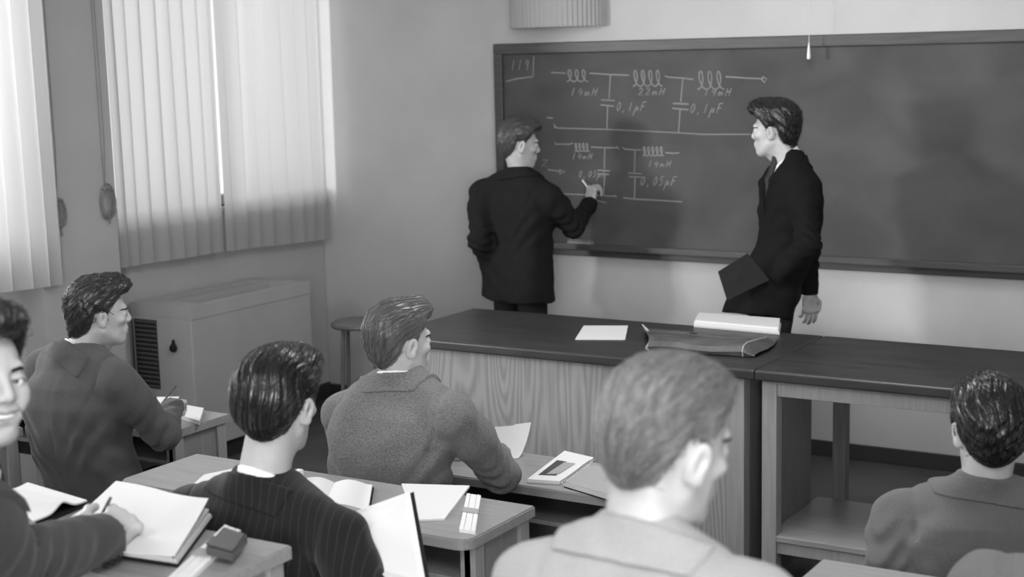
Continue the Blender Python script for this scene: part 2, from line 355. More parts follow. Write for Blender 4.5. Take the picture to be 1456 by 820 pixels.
# pull cords tied in a bundle on the pier
def cord_bundle(x, y, ztop, z, label, s=1.0):
    t = thing('pull_cord', label, 'cord', (x, y, z), 0, 'blind pull cords')
    MB().tube([(0, -.004, ztop - z), (.002, -.006, .3), (0, 0, .05)], .0018, 6).tube([(0, .012, ztop - z), (.003, .016, .3), (0, .004, .05)], .0018, 6).build('cord', M['cord'], t, True)
    b = MB()
    for k in range(5):
        a0 = k * .33; pts = []
        for i in range(25):
            q = i / 24 * 2 * math.pi
            pts.append((.012 + .010 * math.sin(k + q), math.sin(q) * (.025 + .007 * k) * s + .006 * (k - 2), math.cos(q) * (.065 + .006 * k) * s - .02 + .01 * math.sin(k * 2)))
        b.tube(pts, .004, 6, False)
    b.tube([(.02, -.03, .05), (.024, -.01, .062), (.02, .02, .05)], .009, 8).tube([(.012, .005, -.08), (.014, .008, -.13)], .005, 6)
    b.build('tied_loop', M['cord'], t, True)
cord_bundle(-5.862, 5.49, 3.1, 1.48, 'cord looped and tied on the pier left of the bright window')
cord_bundle(-5.862, 5.165, 3.1, 1.45, 'tied cord half hidden by the far left curtain edge', .8)

# radiator cabinet
rc = thing('radiator_cabinet', 'grey steel radiator cabinet under the window with a louvred end', 'radiator', (-5.56, 5.745, 0))
W_, L_, H_ = .44, 1.0, .888
MB().bb((-W_, 0, .1), (0, L_, H_ - .07), .006).build('casing', M['metal'], rc)
MB().bb((-W_ + .02, .03, 0), (-.03, L_ - .03, .1)).build('plinth', M['slot'], rc)
b = MB()
for lo, hi in (((-W_, 0), (-W_ + .09, L_)), ((-.06, 0), (.004, L_)), ((-W_ + .09, 0), (-.06, .13)), ((-W_ + .09, L_ - .1), (-.06, L_)), ((-.25, .13), (-.215, L_ - .1))):
    b.bb((lo[0], lo[1], H_ - .07), (hi[0], hi[1], H_), 0)
b.build('top_plate', M['metal'], rc)
MB().bb((-W_ + .09, .13, H_ - .07), (-.06, L_ - .1, H_ - .055)).build('outlet_slot', M['slot'], rc)
gr = MB().bb((-W_ + .025, -.004, .42), (-W_ + .19, .004, .80)).build('end_grille', M['slot'], rc)
b = MB()
for k in range(15): b.box((-W_ + .1075, -.006, .432 + k * .0255), (.16, .008, .012), .002, 1, Matrix.Rotation(.5, 3, 'X'))
b.build('slat', M['grille'], gr)
MB().lathe([(0, .022), (.012, .02), (.02, .008), (.021, -.008), (.014, -.02), (0, -.022)], (-.125, -.014, .66), 16).tube([(-.125, -.012, .675), (-.125, -.012, .705)], [.012, .006], 10).build('valve_knob', M['cover'], rc, True)
MB().bb((-W_ + .003, -.002, .11), (-W_ + .009, .002, .80)).build('edge_seam', M['slot'], rc)

# ------------------------------------------------------------------ blackboard
BX0, BX1, BZ0, BZ1 = -4.675, .9, 1.023, 2.241
YB = YW - .03                                                       # writing surface
bo = thing('blackboard', 'long framed blackboard with chalk circuit diagrams on the front wall', 'blackboard', (BX0, YW, BZ0))
def B(mb, name, m, parent=bo, smooth=False):
    o = mb.build(name, m, parent, smooth); o.data.transform(Matrix.Translation(-Vector((BX0, YW, BZ0)))); return o
B(MB().bb((BX0 + .04, YB, BZ0 + .06), (BX1 - .04, YW - .001, BZ1 - .05)), 'board_panel', M['board'])
B(MB().bb((BX0, YB - .02, BZ1 - .062), (BX1, YW - .001, BZ1), .006), 'frame_rail', M['frame'])
B(MB().bb((BX0, YB - .02, BZ0), (BX0 + .058, YW - .001, BZ1 - .06), .006), 'frame_stile', M['frame'])
B(MB().bb((BX1 - .058, YB - .02, BZ0), (BX1, YW - .001, BZ1 - .06), .006), 'frame_stile', M['frame'])
B(MB().bb((BX0 + .058, YB - .018, BZ0), (BX1 - .058, YW - .001, BZ0 + .05), .005), 'frame_rail', M['frame'])
B(MB().bb((BX0 + .058, YB - .085, BZ0 + .05), (BX1 - .058, YB + .002, BZ0 + .066), .004).bb((BX0 + .058, YB - .09, BZ0 + .045), (BX1 - .058, YB - .078, BZ0 + .08), .003), 'chalk_tray', M['frame'])
def W(x, y):
    p = py(x, y, YB - .0012); return (p[0], p[1], p[2])
def strokes(name, lines, wd=.0042):
    b = MB()
    for L in lines:
        k_ = 1.0
        if L[-1] is None: L = L[:-1]; k_ = .72
        P = [W(*q) for q in L]
        # resample with slight unevenness
        b.tube(P, [wd * k_ * (.75 + .45 * random.random()) for _ in P], 6)
    o = B(b, name, M['chalk'], bo, True)
    for v in o.data.vertices: v.co.y = (v.co.y - (YB - .0012 - YW)) * .3 + (YB - .0012 - YW)
    return o
def coil(x0, x1, y, n, h, dy=0, slant=-.15):
    P = []; N = n * 14
    for i in range(N + 1):
        u = i / N; a = u * n * 2 * math.pi
        P.append((x0 + (x1 - x0) * u + (x1 - x0) / n * .42 * math.sin(a) + slant * h * (1 - math.cos(a)) * .3, y + dy * u - h * .5 * (1 - math.cos(a)) + h * .12))
    return P
def arch(x0, x1, y, n, h):
    return [p for p in coil(x0, x1, y, n, h)]
GL = {'1': [[(.35, 0), (.25, 1)]], '4': [[(.3, 0), (.05, .6), (.7, .55)], [(.6, .2), (.45, 1)]], '2': [[(.05, .25), (.3, 0), (.6, .15), (.5, .5), (.05, 1), (.7, .95)]],
      '0': [[(.4, 0), (.1, .35), (.15, .85), (.4, 1), (.65, .6), (.6, .15), (.4, 0)]], ',': [[(.3, .9), (.2, 1.2)]], 'm': [[(.05, .5), (.05, 1)], [(.05, .7), (.25, .5), (.35, .65), (.3, 1)], [(.35, .7), (.55, .5), (.68, .65), (.65, 1)]],
      'H': [[(.2, 0), (.05, 1)], [(.75, 0), (.6, 1)], [(.12, .5), (.7, .45)]], 'u': [[(.25, .45), (-.05, 1.5)], [(.22, .55), (.2, .9), (.45, .9), (.6, .5)], [(.6, .5), (.58, .95)]],
      'F': [[(.2, 0), (.05, 1)], [(.2, 0), (.8, -.02)], [(.14, .48), (.6, .45)]], '5': [[(.7, 0), (.25, 0), (.18, .42), (.5, .4), (.55, .75), (.3, 1), (.05, .92)]],
      '9': [[(.6, .1), (.3, 0), (.12, .3), (.35, .5), (.6, .25), (.62, .1), (.45, 1)]], 'Z': [[(.05, .05), (.75, 0), (.1, .95), (.8, .9)]]}
def write(txt, x, y, w, h, sl=.18, rise=0.0):
    out = []
    for i, c in enumerate(txt):
        for st in GL[c]: out.append([(x + i * w + p[0] * w * .9 - sl * 1.7 * (p[1] - .5) * h * .6, y + .08 * h + p[1] * h * .84 + rise * i * w) for p in st] + [None])
    return out
up = [[(784, 103), (800, 104), (804, 104)], arch(806, 836, 114, 3, 17), [(838, 104), (866, 106), (894, 107)], arch(900, 942, 120, 4, 23), [(945, 108), (952, 110), (970, 111), (986, 113)], arch(992, 1030, 124, 3, 26),
      [(1032, 109), (1060, 111), (1085, 112)], [(1084, 109), (1090, 112), (1087, 117), (1083, 113), (1085, 109)],
      [(868, 106), (866, 140)], [(855, 142), (874, 143)], [(854, 149), (873, 151)], [(864, 150), (863, 183)], [(971, 111), (968, 145)], [(957, 147), (979, 148)], [(956, 154), (979, 156)], [(967, 156), (965, 188)],
      [(788, 178), (792, 182), (866, 184), (968, 189), (1000, 191), (1068, 191)], [(788, 176), (789, 182)], [(777, 167), (786, 168)]]
up += write('14mH', 812, 124, 10, 13) + write('22mH', 908, 124, 10, 12) + write('14mH', 1002, 124, 10, 13)
up += write('0,1uF', 877, 144, 8.6, 15) + write('0,1uF', 982, 146, 9.5, 16)
strokes('chalk_circuit', up, .0040)
lo = [[(789, 202), (790, 205), (810, 205), (815, 203)], coil(817, 838, 214, 4, 12), [(840, 209), (860, 210), (879, 210)], [(877, 208), (880, 212)], [(885, 209), (888, 212), (902, 213), (912, 213)], coil(914, 944, 220, 5, 13), [(946, 217), (956, 218), (966, 217)],
      [(860, 211), (859, 240)], [(850, 242), (867, 243)], [(849, 247), (866, 248)], [(860, 248), (858, 277)], [(903, 213), (902, 245)], [(893, 246), (912, 247)], [(894, 251), (914, 252)], [(903, 252), (902, 282)],
      [(789, 275), (810, 276), (876, 279)], [(874, 277), (877, 281)], [(886, 281), (902, 283), (940, 285), (970, 287)], [(848, 285), (862, 288)],
      [(779, 241), (798, 244)], [(795, 241), (804, 244), (796, 247), (795, 241)]]
lo += write('14mH', 814, 217, 7.5, 10) + write('14mH', 922, 228, 8.5, 10) + write('0,05uF', 823, 242, 6.8, 11) + write('0,05uF', 911, 250, 8.8, 15) + write('Z', 770, 226, 12, 12)
strokes('chalk_circuit', lo, .0038)
strokes('chalk_number', write('119', 727, 84, 9.5, 17, .1) + [[(759, 80), (758, 109)], [(758, 109), (735, 112), (719, 116)]], .0044)
p = py(824, 345, YB - .05)
e = thing('board_eraser', 'felt board eraser lying in the chalk tray behind the writing man', 'eraser', (p[0], YB - .04, BZ0 + .0665))
MB().bb((-.075, -.024, 0), (.075, .024, .022), .004).build('felt_pad', M['greycover'], e); MB().bb((-.075, -.02, .022), (.075, .02, .036), .004).build('wooden_back', M['oakdark'], e)

# ribbed half-round cover on the wall above the board, and the screen cord
x0 = py(730, 30, YW)[0]; x1 = py(862, 25, YW)[0]; cx_, hw = (x0 + x1) / 2, (x1 - x0) / 2; zb = py(795, 40, YW)[2] + .005
rb = thing('wall_cover', 'pale ribbed half-round cover mounted on the wall above the board', 'wall fixture', (cx_, YW, zb))
g = []
for i in range(2):
    row = []
    for j in range(181):
        a = math.pi * j / 180; rr = 1 + .018 * math.sin(j * 1.05)
        row.append((-math.cos(a) * hw * rr, -.001 - math.sin(a) * .16 * rr, .5 * i))
    g.append(row)
MB().sheet(g, .004).build('ribbed_shade', M['lampshade'], rb, True)
MB().bb((-hw, -.012, 0), (hw, -.001, .5)).build('back_plate', M['lampshade'], rb)
p = py(1150, 79, YW - .12)
sc = thing('screen_cord', 'thin pull cord with a white toggle hanging before the blackboard', 'cord', tuple(p))
MB().tube([(0, 0, .0), (.002, 0, .5), (0, 0, 3.38 - p[2])], .0018, 6).build('cord', M['wcord'], sc, True)
MB().lathe([(0, 0), (.009, .003), (.010, .02), (.006, .06), (.003, .085), (0, .09)], (0, 0, -.02), 12).build('toggle', M['ivory'], sc, True)

# ------------------------------------------------------------------ demonstration bench
ZT = .923
DY0, DY1, DXL, DXS, DXR = 5.35, 6.155, -4.03, -2.19, .4
d = thing('demonstration_desk', 'long plywood fronted demonstration desk with a black top', 'desk', (DXL, DY0, 0))
def D(mb, name, m, parent=None, smooth=False):
    o = mb.build(name, m, parent or d, smooth); o.data.transform(Matrix.Translation(-Vector((DXL, DY0, 0)))); return o
D(MB().bb((DXL, DY0, ZT - .042), (DXS - .001, DY1, ZT), .008, 3), 'desk_top', M['desktop'])
D(MB().bb((DXL + .06, DY0 + .045, .08), (DXS - .135, DY0 + .065, ZT - .043)), 'front_panel', M['ply'])
D(MB().bb((DXS - .135, DY0 + .042, .0), (DXS - .06, DY0 + .1, ZT - .043), .002), 'stile', M['oak'])
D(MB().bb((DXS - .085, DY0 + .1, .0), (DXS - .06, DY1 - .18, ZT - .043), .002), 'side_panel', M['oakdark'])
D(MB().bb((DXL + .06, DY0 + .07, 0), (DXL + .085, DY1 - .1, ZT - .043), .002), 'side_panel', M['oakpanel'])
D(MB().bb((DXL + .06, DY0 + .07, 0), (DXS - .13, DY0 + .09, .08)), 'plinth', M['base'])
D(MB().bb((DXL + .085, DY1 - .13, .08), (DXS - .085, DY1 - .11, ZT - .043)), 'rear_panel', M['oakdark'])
lt = thing('lab_table', 'open oak framed lab table with black top and low shelf at right', 'table', (DXS, DY0, 0))
def LT(mb, name, m, parent=None, smooth=False):
    o = mb.build(name, m, parent or lt, smooth); o.data.transform(Matrix.Translation(-Vector((DXS, DY0, 0)))); return o
LT(MB().bb((DXS + .001, DY0, ZT - .042), (DXR, DY1, ZT), .008, 3), 'table_top', M['desktop'])
lx = py(1083, 650, DY0 + .04)[0]
for x in (lx, DXR - .14):
    LT(MB().bb((x, DY0 + .04, 0), (x + .062, DY0 + .1, ZT - .042), .003), 'leg', M['oak'])
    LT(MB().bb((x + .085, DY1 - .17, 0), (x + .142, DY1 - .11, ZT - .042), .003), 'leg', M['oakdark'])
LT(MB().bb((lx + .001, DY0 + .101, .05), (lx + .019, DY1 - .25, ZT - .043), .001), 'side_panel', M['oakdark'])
LT(MB().bb((lx + .062, DY0 + .045, ZT - .108), (DXR - .14, DY0 + .065, ZT - .042), .002), 'apron', M['oak'])
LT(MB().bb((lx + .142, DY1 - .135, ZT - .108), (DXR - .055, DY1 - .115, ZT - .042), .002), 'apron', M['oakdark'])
zs = py(1102, 762, DY0 + .04)[2]
LT(MB().bb((lx + .02, DY0 + .042, zs - .025), (DXR - .1, DY1 - .171, zs), .003), 'shelf', M['oakx'])
LT(MB().bb((lx + .062, DY0 + .05, zs - .075), (DXR - .14, DY0 + .07, zs - .025), .002), 'shelf_rail', M['oak'])

# ------------------------------------------------------------------ students' tables
def student_table(x0, x1, y0, y1, fl, zt, label):
    t = thing('student_table', label, 'table', (x0, y0, fl), 0, 'oak student tables')
    L, Dp, Hh = x1 - x0, y1 - y0, zt - fl; r = .045
    pts = []
    for (cx, cy, a0) in ((L - r, r, -90), (L - .006, Dp - .006, 0), (.006, Dp - .006, 90), (r, r, 180)):
        rr = r if cy == r else .006
        for k in range(6): a = math.radians(a0 + 90 * k / 5); pts.append((cx + rr * math.cos(a), cy + rr * math.sin(a)))
    MB().prism(pts, Hh - .03, Hh, .004).build('table_top', M['oakx'], t)
    for x in (.022, L - .047):
        e = MB().bb((x, .05, 0), (x + .025, Dp - .02, Hh - .03), .003).build('end_panel', M['oakpanel'], t)
        MB().bb((x - .012, .05, 0), (x + .037, .10, Hh - .031), .003).build('stile', M['oak'], e); MB().bb((x - .012, Dp - .07, 0), (x + .037, Dp - .02, Hh - .031), .003).build('stile', M['oak'], e)
    MB().bb((.047, .04, Hh - .14), (L - .047, Dp - .03, Hh - .125), .002).build('book_shelf', M['oakdark'], t)
    MB().bb((.047, Dp - .045, Hh - .3), (L - .047, Dp - .03, Hh - .03), .002).build('modesty_panel', M['oakpanel'], t)
    return t
R1, R2, R3 = .755, .88, 1.10; FL1, FL2, FL3 = 0, .125, .345
student_table(-3.30, -2.02, 4.06, 4.42, FL1, R1, 'oak student table with spiral bound notebook before the tweed jacket man')
student_table(-5.4, -4.08, 4.05, 4.41, FL1, R1, 'oak student table beside the radiator cabinet where the first left student writes')
student_table(-1.10, .2, 4.06, 4.42, FL1, R1, 'oak student table hidden before the grey jacket man at the right edge')
student_table(-3.43, -2.12, 3.175, 3.536, FL2, R2, 'oak student table with open book and slide rule between pinstriped and tweed men')
student_table(-5.6, -4.265, 3.175, 3.53, FL2, R2, 'oak student table end at the left edge beside the smiling man')
student_table(-1.235, .1, 3.12, 3.475, FL2, R2, 'oak student table corner at the bottom right behind the grey jacket man')
kx = (HCAM - R3) / (HCAM - .955); BLX, BLY = -2.374 * kx, 2.764 * kx
student_table(BLX - 1.32, BLX, BLY - .34, BLY, FL3, R3, 'oak student table at the lower left under the smiling man\'s papers')
student_table(-1.32, -.02, 2.16, 2.50, FL3, R3, 'oak student table hidden before the light jacket man')

# stools
def stool_proto(h):
    t = thing('stool', 'x', 'stool')
    MB().lathe([(0, h), (.155, h), (.165, h - .006), (.168, h - .018), (.16, h - .03), (0, h - .03)], n=40).build('seat', M['stool'], t, True)
    for k in range(4):
        a = math.pi / 4 + k * math.pi / 2 + .5
        MB().tube([(.12 * math.cos(a), .12 * math.sin(a), h - .03), (.155 * math.cos(a), .155 * math.sin(a), 0)], .0115, 10).build('leg', M['stoolleg'], t, True)
    MB().tube([(.143 * math.cos(q / 24 * 2 * math.pi), .143 * math.sin(q / 24 * 2 * math.pi), h * .36) for q in range(25)], .008, 8, False).build('foot_ring', M['stoolleg'], t, True)
    return t
p = pz(512, 456, .70)
st = stool_proto(.70); st.location = (p[0], p[1], 0); st['label'] = 'round topped tall stool standing by the front wall behind the tweed man'
low = stool_proto(.445)
seats = []
def seat(x, y, fl, label):
    o = low if not seats else copy_tree(low); seats.append(o); o.location = (x, y, fl); o['label'] = label; o['group'] = 'low stools under the seated students'
    return o

# ------------------------------------------------------------------ implicit-surface kit for figures
class Vol:
    def __init__(s, lo, hi, h):
        s.lo = A(lo, 'f4'); s.h = h; n = np.ceil((A(hi) - s.lo) / h).astype(int) + 1
        s.n = n; s.F = np.full(n, .06, 'f4'); s.ax = [(s.lo[i] + h * np.arange(n[i])).astype('f4') for i in range(3)]
    @classmethod
    def like(c, v):
        o = c.__new__(c); o.lo, o.h, o.n, o.ax = v.lo, v.h, v.n, v.ax; o.F = np.full(v.n, .06, 'f4'); return o
    def blk(s, lo, hi):
        i0 = np.clip(np.floor((A(lo) - s.lo) / s.h).astype(int), 0, s.n); i1 = np.clip(np.ceil((A(hi) - s.lo) / s.h).astype(int) + 1, 0, s.n)
        sl = tuple(slice(a, b) for a, b in zip(i0, i1))
        return sl, s.ax[0][sl[0]][:, None, None], s.ax[1][sl[1]][None, :, None], s.ax[2][sl[2]][None, None, :]
    def add(s, prim, k=.01, op='u'):
        fn, lo, hi = prim; pad = k + .03
        sl, x, y, z = s.blk(A(lo) - pad, A(hi) + pad)
        a = s.F[sl]
        if 0 in a.shape: return s
        d = fn(x, y, z).astype('f4')
        if op == 'u':
            t = np.clip(.5 + .5 * (a - d) / k, 0, 1); s.F[sl] = a * (1 - t) + d * t - k * t * (1 - t)
        else:
            d = -d; t = np.clip(.5 - .5 * (a - d) / k, 0, 1); s.F[sl] = a * (1 - t) + d * t + k * t * (1 - t)
        return s
    def sub(s, prim, k=.01): return s.add(prim, k, 's')
    def grid(s): return s.ax[0][:, None, None], s.ax[1][None, :, None], s.ax[2][None, None, :]
    def mesh(s):
        F = s.F; F[0] = F[-1] = .05; F[:, 0] = F[:, -1] = .05; F[:, :, 0] = F[:, :, -1] = .05
        n = F.shape; I = F < 0
        cnt = np.zeros((n[0] - 1, n[1] - 1, n[2] - 1), 'i1')
        cor = [(i, j, k) for i in (0, 1) for j in (0, 1) for k in (0, 1)]
        for i, j, k in cor: cnt += I[i:n[0] - 1 + i, j:n[1] - 1 + j, k:n[2] - 1 + k]
        act = np.argwhere((cnt > 0) & (cnt < 8)); idx = np.full(cnt.shape, -1, 'i4'); idx[tuple(act.T)] = np.arange(len(act))
        C = np.stack([F[act[:, 0] + i, act[:, 1] + j, act[:, 2] + k] for i, j, k in cor], 1)
        P = np.zeros((len(act), 3)); W_ = np.zeros(len(act)); cv = A(cor, float)
        for a in range(8):
            for b in range(a + 1, 8):
                if abs(cv[a] - cv[b]).sum() == 1:
                    m = (C[:, a] < 0) != (C[:, b] < 0); t = C[:, a] / (C[:, a] - C[:, b] + 1e-12)
                    p = cv[a] + t[:, None] * (cv[b] - cv[a]); P[m] += p[m]; W_[m] += 1
        V = s.lo + (act + P / W_[:, None]) * s.h
        Q = []
        for ax in range(3):
            o1, o2 = [(1, 2), (2, 0), (0, 1)][ax]
            sl0 = [slice(None)] * 3; sl1 = [slice(None)] * 3; sl0[ax] = slice(0, -1); sl1[ax] = slice(1, None)
            a, b = I[tuple(sl0)], I[tuple(sl1)]
            for sgn in (0, 1):
                e = np.argwhere((a & ~b) if sgn == 0 else (~a & b))
                e = e[(e[:, o1] > 0) & (e[:, o2] > 0)]
                def c(d1, d2):
                    q = e.copy(); q[:, o1] -= d1; q[:, o2] -= d2; return idx[tuple(q.T)]
                q = np.stack([c(1, 1), c(0, 1), c(0, 0), c(1, 0)], 1)
                Q.append(q if sgn == 0 else q[:, ::-1])
        Q = np.concatenate(Q); return V, Q[(Q >= 0).all(1)]
def dot3(x, y, z, v): return x * v[0] + y * v[1] + z * v[2]
def rcone(a, b, ra, rb):
    a, b = A(a, float), A(b, float); ba = b - a; L2 = max(ba @ ba, 1e-9)
    def f(x, y, z):
        h = np.clip(((x - a[0]) * ba[0] + (y - a[1]) * ba[1] + (z - a[2]) * ba[2]) / L2, 0, 1)
        return np.sqrt((x - a[0] - ba[0] * h) ** 2 + (y - a[1] - ba[1] * h) ** 2 + (z - a[2] - ba[2] * h) ** 2) - (ra + (rb - ra) * h)
    r = max(ra, rb); return f, np.minimum(a, b) - r, np.maximum(a, b) + r
def ell(c, r, R=None):
    c, r = A(c, float), A(r, float); R = np.eye(3) if R is None else R
    def f(x, y, z):
        x, y, z = x - c[0], y - c[1], z - c[2]
        q = [dot3(x, y, z, R[:, i]) for i in range(3)]
        k0 = np.sqrt(sum((q[i] / r[i]) ** 2 for i in range(3))); k1 = np.sqrt(sum((q[i] / r[i] ** 2) ** 2 for i in range(3)))
        return k0 * (k0 - 1) / (k1 + 1e-9)
    m = r.max() if R is not None and not np.allclose(R, np.eye(3)) else r
    return f, c - m, c + m
def rbox(c, hs, r, R=None):
    c, hs = A(c, float), A(hs, float); R = np.eye(3) if R is None else R
    def f(x, y, z):
        x, y, z = x - c[0], y - c[1], z - c[2]
        q = [np.abs(dot3(x, y, z, R[:, i])) - hs[i] + r for i in range(3)]
        return np.sqrt(sum(np.maximum(v, 0) ** 2 for v in q)) + np.minimum(np.maximum(np.maximum(q[0], q[1]), q[2]), 0) - r
    m = np.linalg.norm(hs); return f, c - m, c + m
def rotz(a): c, s = math.cos(a), math.sin(a); return A([[c, -s, 0], [s, c, 0], [0, 0, 1.]])
def rotx(a): c, s = math.cos(a), math.sin(a); return A([[1, 0, 0], [0, c, -s], [0, s, c]])
def roty(a): c, s = math.cos(a), math.sin(a); return A([[c, 0, s], [0, 1, 0], [-s, 0, c]])
D2R = math.pi / 180
def fold_noise(x, y, z, seed, f0, f1, n=10):
    r = np.random.default_rng(seed); o = 0
    wx = .015 * np.sin(14 * x + 9 * z + seed) ; wz = .02 * np.sin(11 * y + 7 * x + 2 * seed)
    for _ in range(n):
        d = r.normal(size=3); d /= np.linalg.norm(d); f = f0 + (f1 - f0) * r.random()
        s = np.sin(f * (dot3(x + wx, y + wx, z + wz, d)) + 6.28 * r.random()); o = o + s
    return o / n ** .5

# ------------------------------------------------------------------ heads
def head_base(v, neck_to, smile=False):
    """skull, jaw, face and neck in the head's own frame (+y is the face)"""
    a = v.add
    a(ell((0, -.012, .028), (.075, .097, .09)), .01)
    a(ell((0, .028, -.03), (.060, .066, .088)), .03)
    a(ell((0, .032, -.076), (.043, .054, .04)), .025)
    a(ell((0, .072, -.098), (.022, .02, .018)), .025)
    for s in (-1, 1):
        a(rcone((s * .05, -.002, -.055), (s * .022, .064, -.099), .016, .014), .02)
        a(ell((s * .045, .064, -.018), (.018, .018, .013)), .02)
    a(rcone((-.034, .082, .027), (.034, .082, .027), .011, .011), .015)
    for s in (-1, 1): v.sub(ell((s * .031, .106, .006), (.018, .016, .011)), .014)
    for s in (-1, 1):
        a(ell((s * .032, .0775, .003), (.0175, .0155, .0130)), .009)
        v.sub(ell((s * .032, .098, .0010), (.0128, .012, .0037), rotz(0) @ roty(s * -.08)), .002)
        a(rcone((s * .019, .089, .0062), (s * .032, .0937, .0075), .0022, .0024), .003).add(rcone((s * .032, .0937, .0075), (s * .046, .084, .0045), .0024, .002), .003)
    a(rcone((0, .090, .018), (0, .1075, -.018), .0075, .0095), .012)
    a(ell((0, .1045, -.026), (.0105, .0115, .009)), .009)
    for s in (-1, 1):
        a(ell((s * .0125, .0985, -.0285), (.0075, .0095, .007)), .006); v.sub(ell((s * .0065, .105, -.0365), (.003, .005, .004)), .003)
    w_ = .031 if smile else .024
    a(ell((0, .085, -.062), (w_ + .008, .015, .022)), .014)
    if smile:
        
        for s in (-1, 1): v.sub(rcone((0, .1005, -.0635), (s * w_ * .85, .0935, -.0565), .0062, .0028), .003)
        for s in (-1, 1):
            a(rcone((0, .0975, -.0525), (s * w_ * .95, .085, -.0535), .0036, .002), .003); a(rcone((0, .0955, -.0715), (s * w_ * .95, .085, -.0555), .0042, .002), .003)
            a(ell((s * .043, .07, -.035), (.018, .017, .02)), .02); v.sub(rcone((s * .024, .0975, -.03), (s * .042, .084, -.062), .0025, .0025), .008)
    else:
        a(ell((0, .0955, -.0565), (w_ * .85, .0065, .0048)), .006); a(ell((0, .0945, -.0685), (w_ * .75, .007, .0058)), .006)
        v.sub(ell((0, .106, -.0625), (w_ * .9, .011, .0014)), .003)
    v.sub(ell((0, .103, -.082), (.018, .010, .005)), .01)
    for s in (-1, 1):
        Re = rotz(s * -.42) @ roty(s * .12) @ rotx(-.2)
        c = A((s * .079, -.012, -.006))
        a(ell(c, (.0085, .0195, .033), Re), .006)
        a(ell(c + A((s * .001, .004, -.024)), (.007, .011, .012), Re), .006)
        v.sub(ell(c + Re @ A((s * .009, .002, .006)), (.006, .011, .019), Re), .004)
        a(ell(c + Re @ A((s * .003, .012, -.004)), (.004, .005, .007), Re), .004)
        a(rcone(c + Re @ A((s * .004, -.006, -.012)), c + Re @ A((s * .005, -.007, .014)), .0035, .0035), .003)
    n = A(neck_to, float)
    a(rcone((0, -.022, -.05), n, .054, .06), .03)
    a(rcone((.028, -.045, -.06), n + A((.03, -.01, .02)), .022, .03), .02); a(rcone((-.028, -.045, -.06), n + A((-.03, -.01, .02)), .022, .03), .02)
    a(ell((0, .02, -.125), (.014, .016, .018)), .02)
def hair_field(base_F, v, hp):
    """shell over the skull cut at the hairline, plus the style's own volumes"""
    x, y, z = v.grid()
    ph = np.degrees(np.arctan2(np.abs(x), y + .012)) + 0 * z
    zl = np.interp(ph, [0, 30, 48, 58, 70, 82, 90, 108, 118, 135, 160, 180], hp.get('line', [.088, .082, .07, .045, .03, -.012, .018, .026, -.02, -.058, -.074, -.078]))
    up = np.clip((z - .02) / .09, 0, 1); bk = np.clip(-y / .09, 0, 1) * (1 - up); fr = np.clip((y - .0) / .09, 0, 1) * up
    th = hp.get('side', .011) * (1 - up) + hp.get('top', .024) * up + hp.get('back', .006) * bk + hp.get('front', .012) * fr
    th = th * np.clip(.35 + (z - zl) / .045, .25, 1) + .0015
    D = base_F - th
    h = Vol.like(v); h.F = D.astype('f4')
    for p, k in hp.get('vols', []): h.add(p, k)
    cut = (zl - z) * .8
    k = .008; t = np.clip(.5 - .5 * (h.F - cut) / k, 0, 1)
    h.F = (h.F * (1 - t) + cut * t + k * t * (1 - t)).astype('f4')
    # locks: shallow grooves running with the comb direction
    q = x + .28 * hp.get('part', 0) * (y + .05) + .006 * np.sin(40 * z + 25 * y) + 0 * z
    g = hp.get('groove', .0011) * np.sin(2 * math.pi * q / .013 + 1.0 * np.sin(22 * z + 2)) + .0010 * np.sin(2 * math.pi * q / .021 + 3 * np.sin(14 * y))
    wv = hp.get('wave', 0)
    if wv: g = g + wv * np.sin(2 * math.pi * (y * .7 - z * .7 + .3 * x + .008 * np.sin(50 * x)) / .03)
    h.F = (h.F + g * np.clip((z - zl) / .03, 0, 1)).astype('f4')
    return h
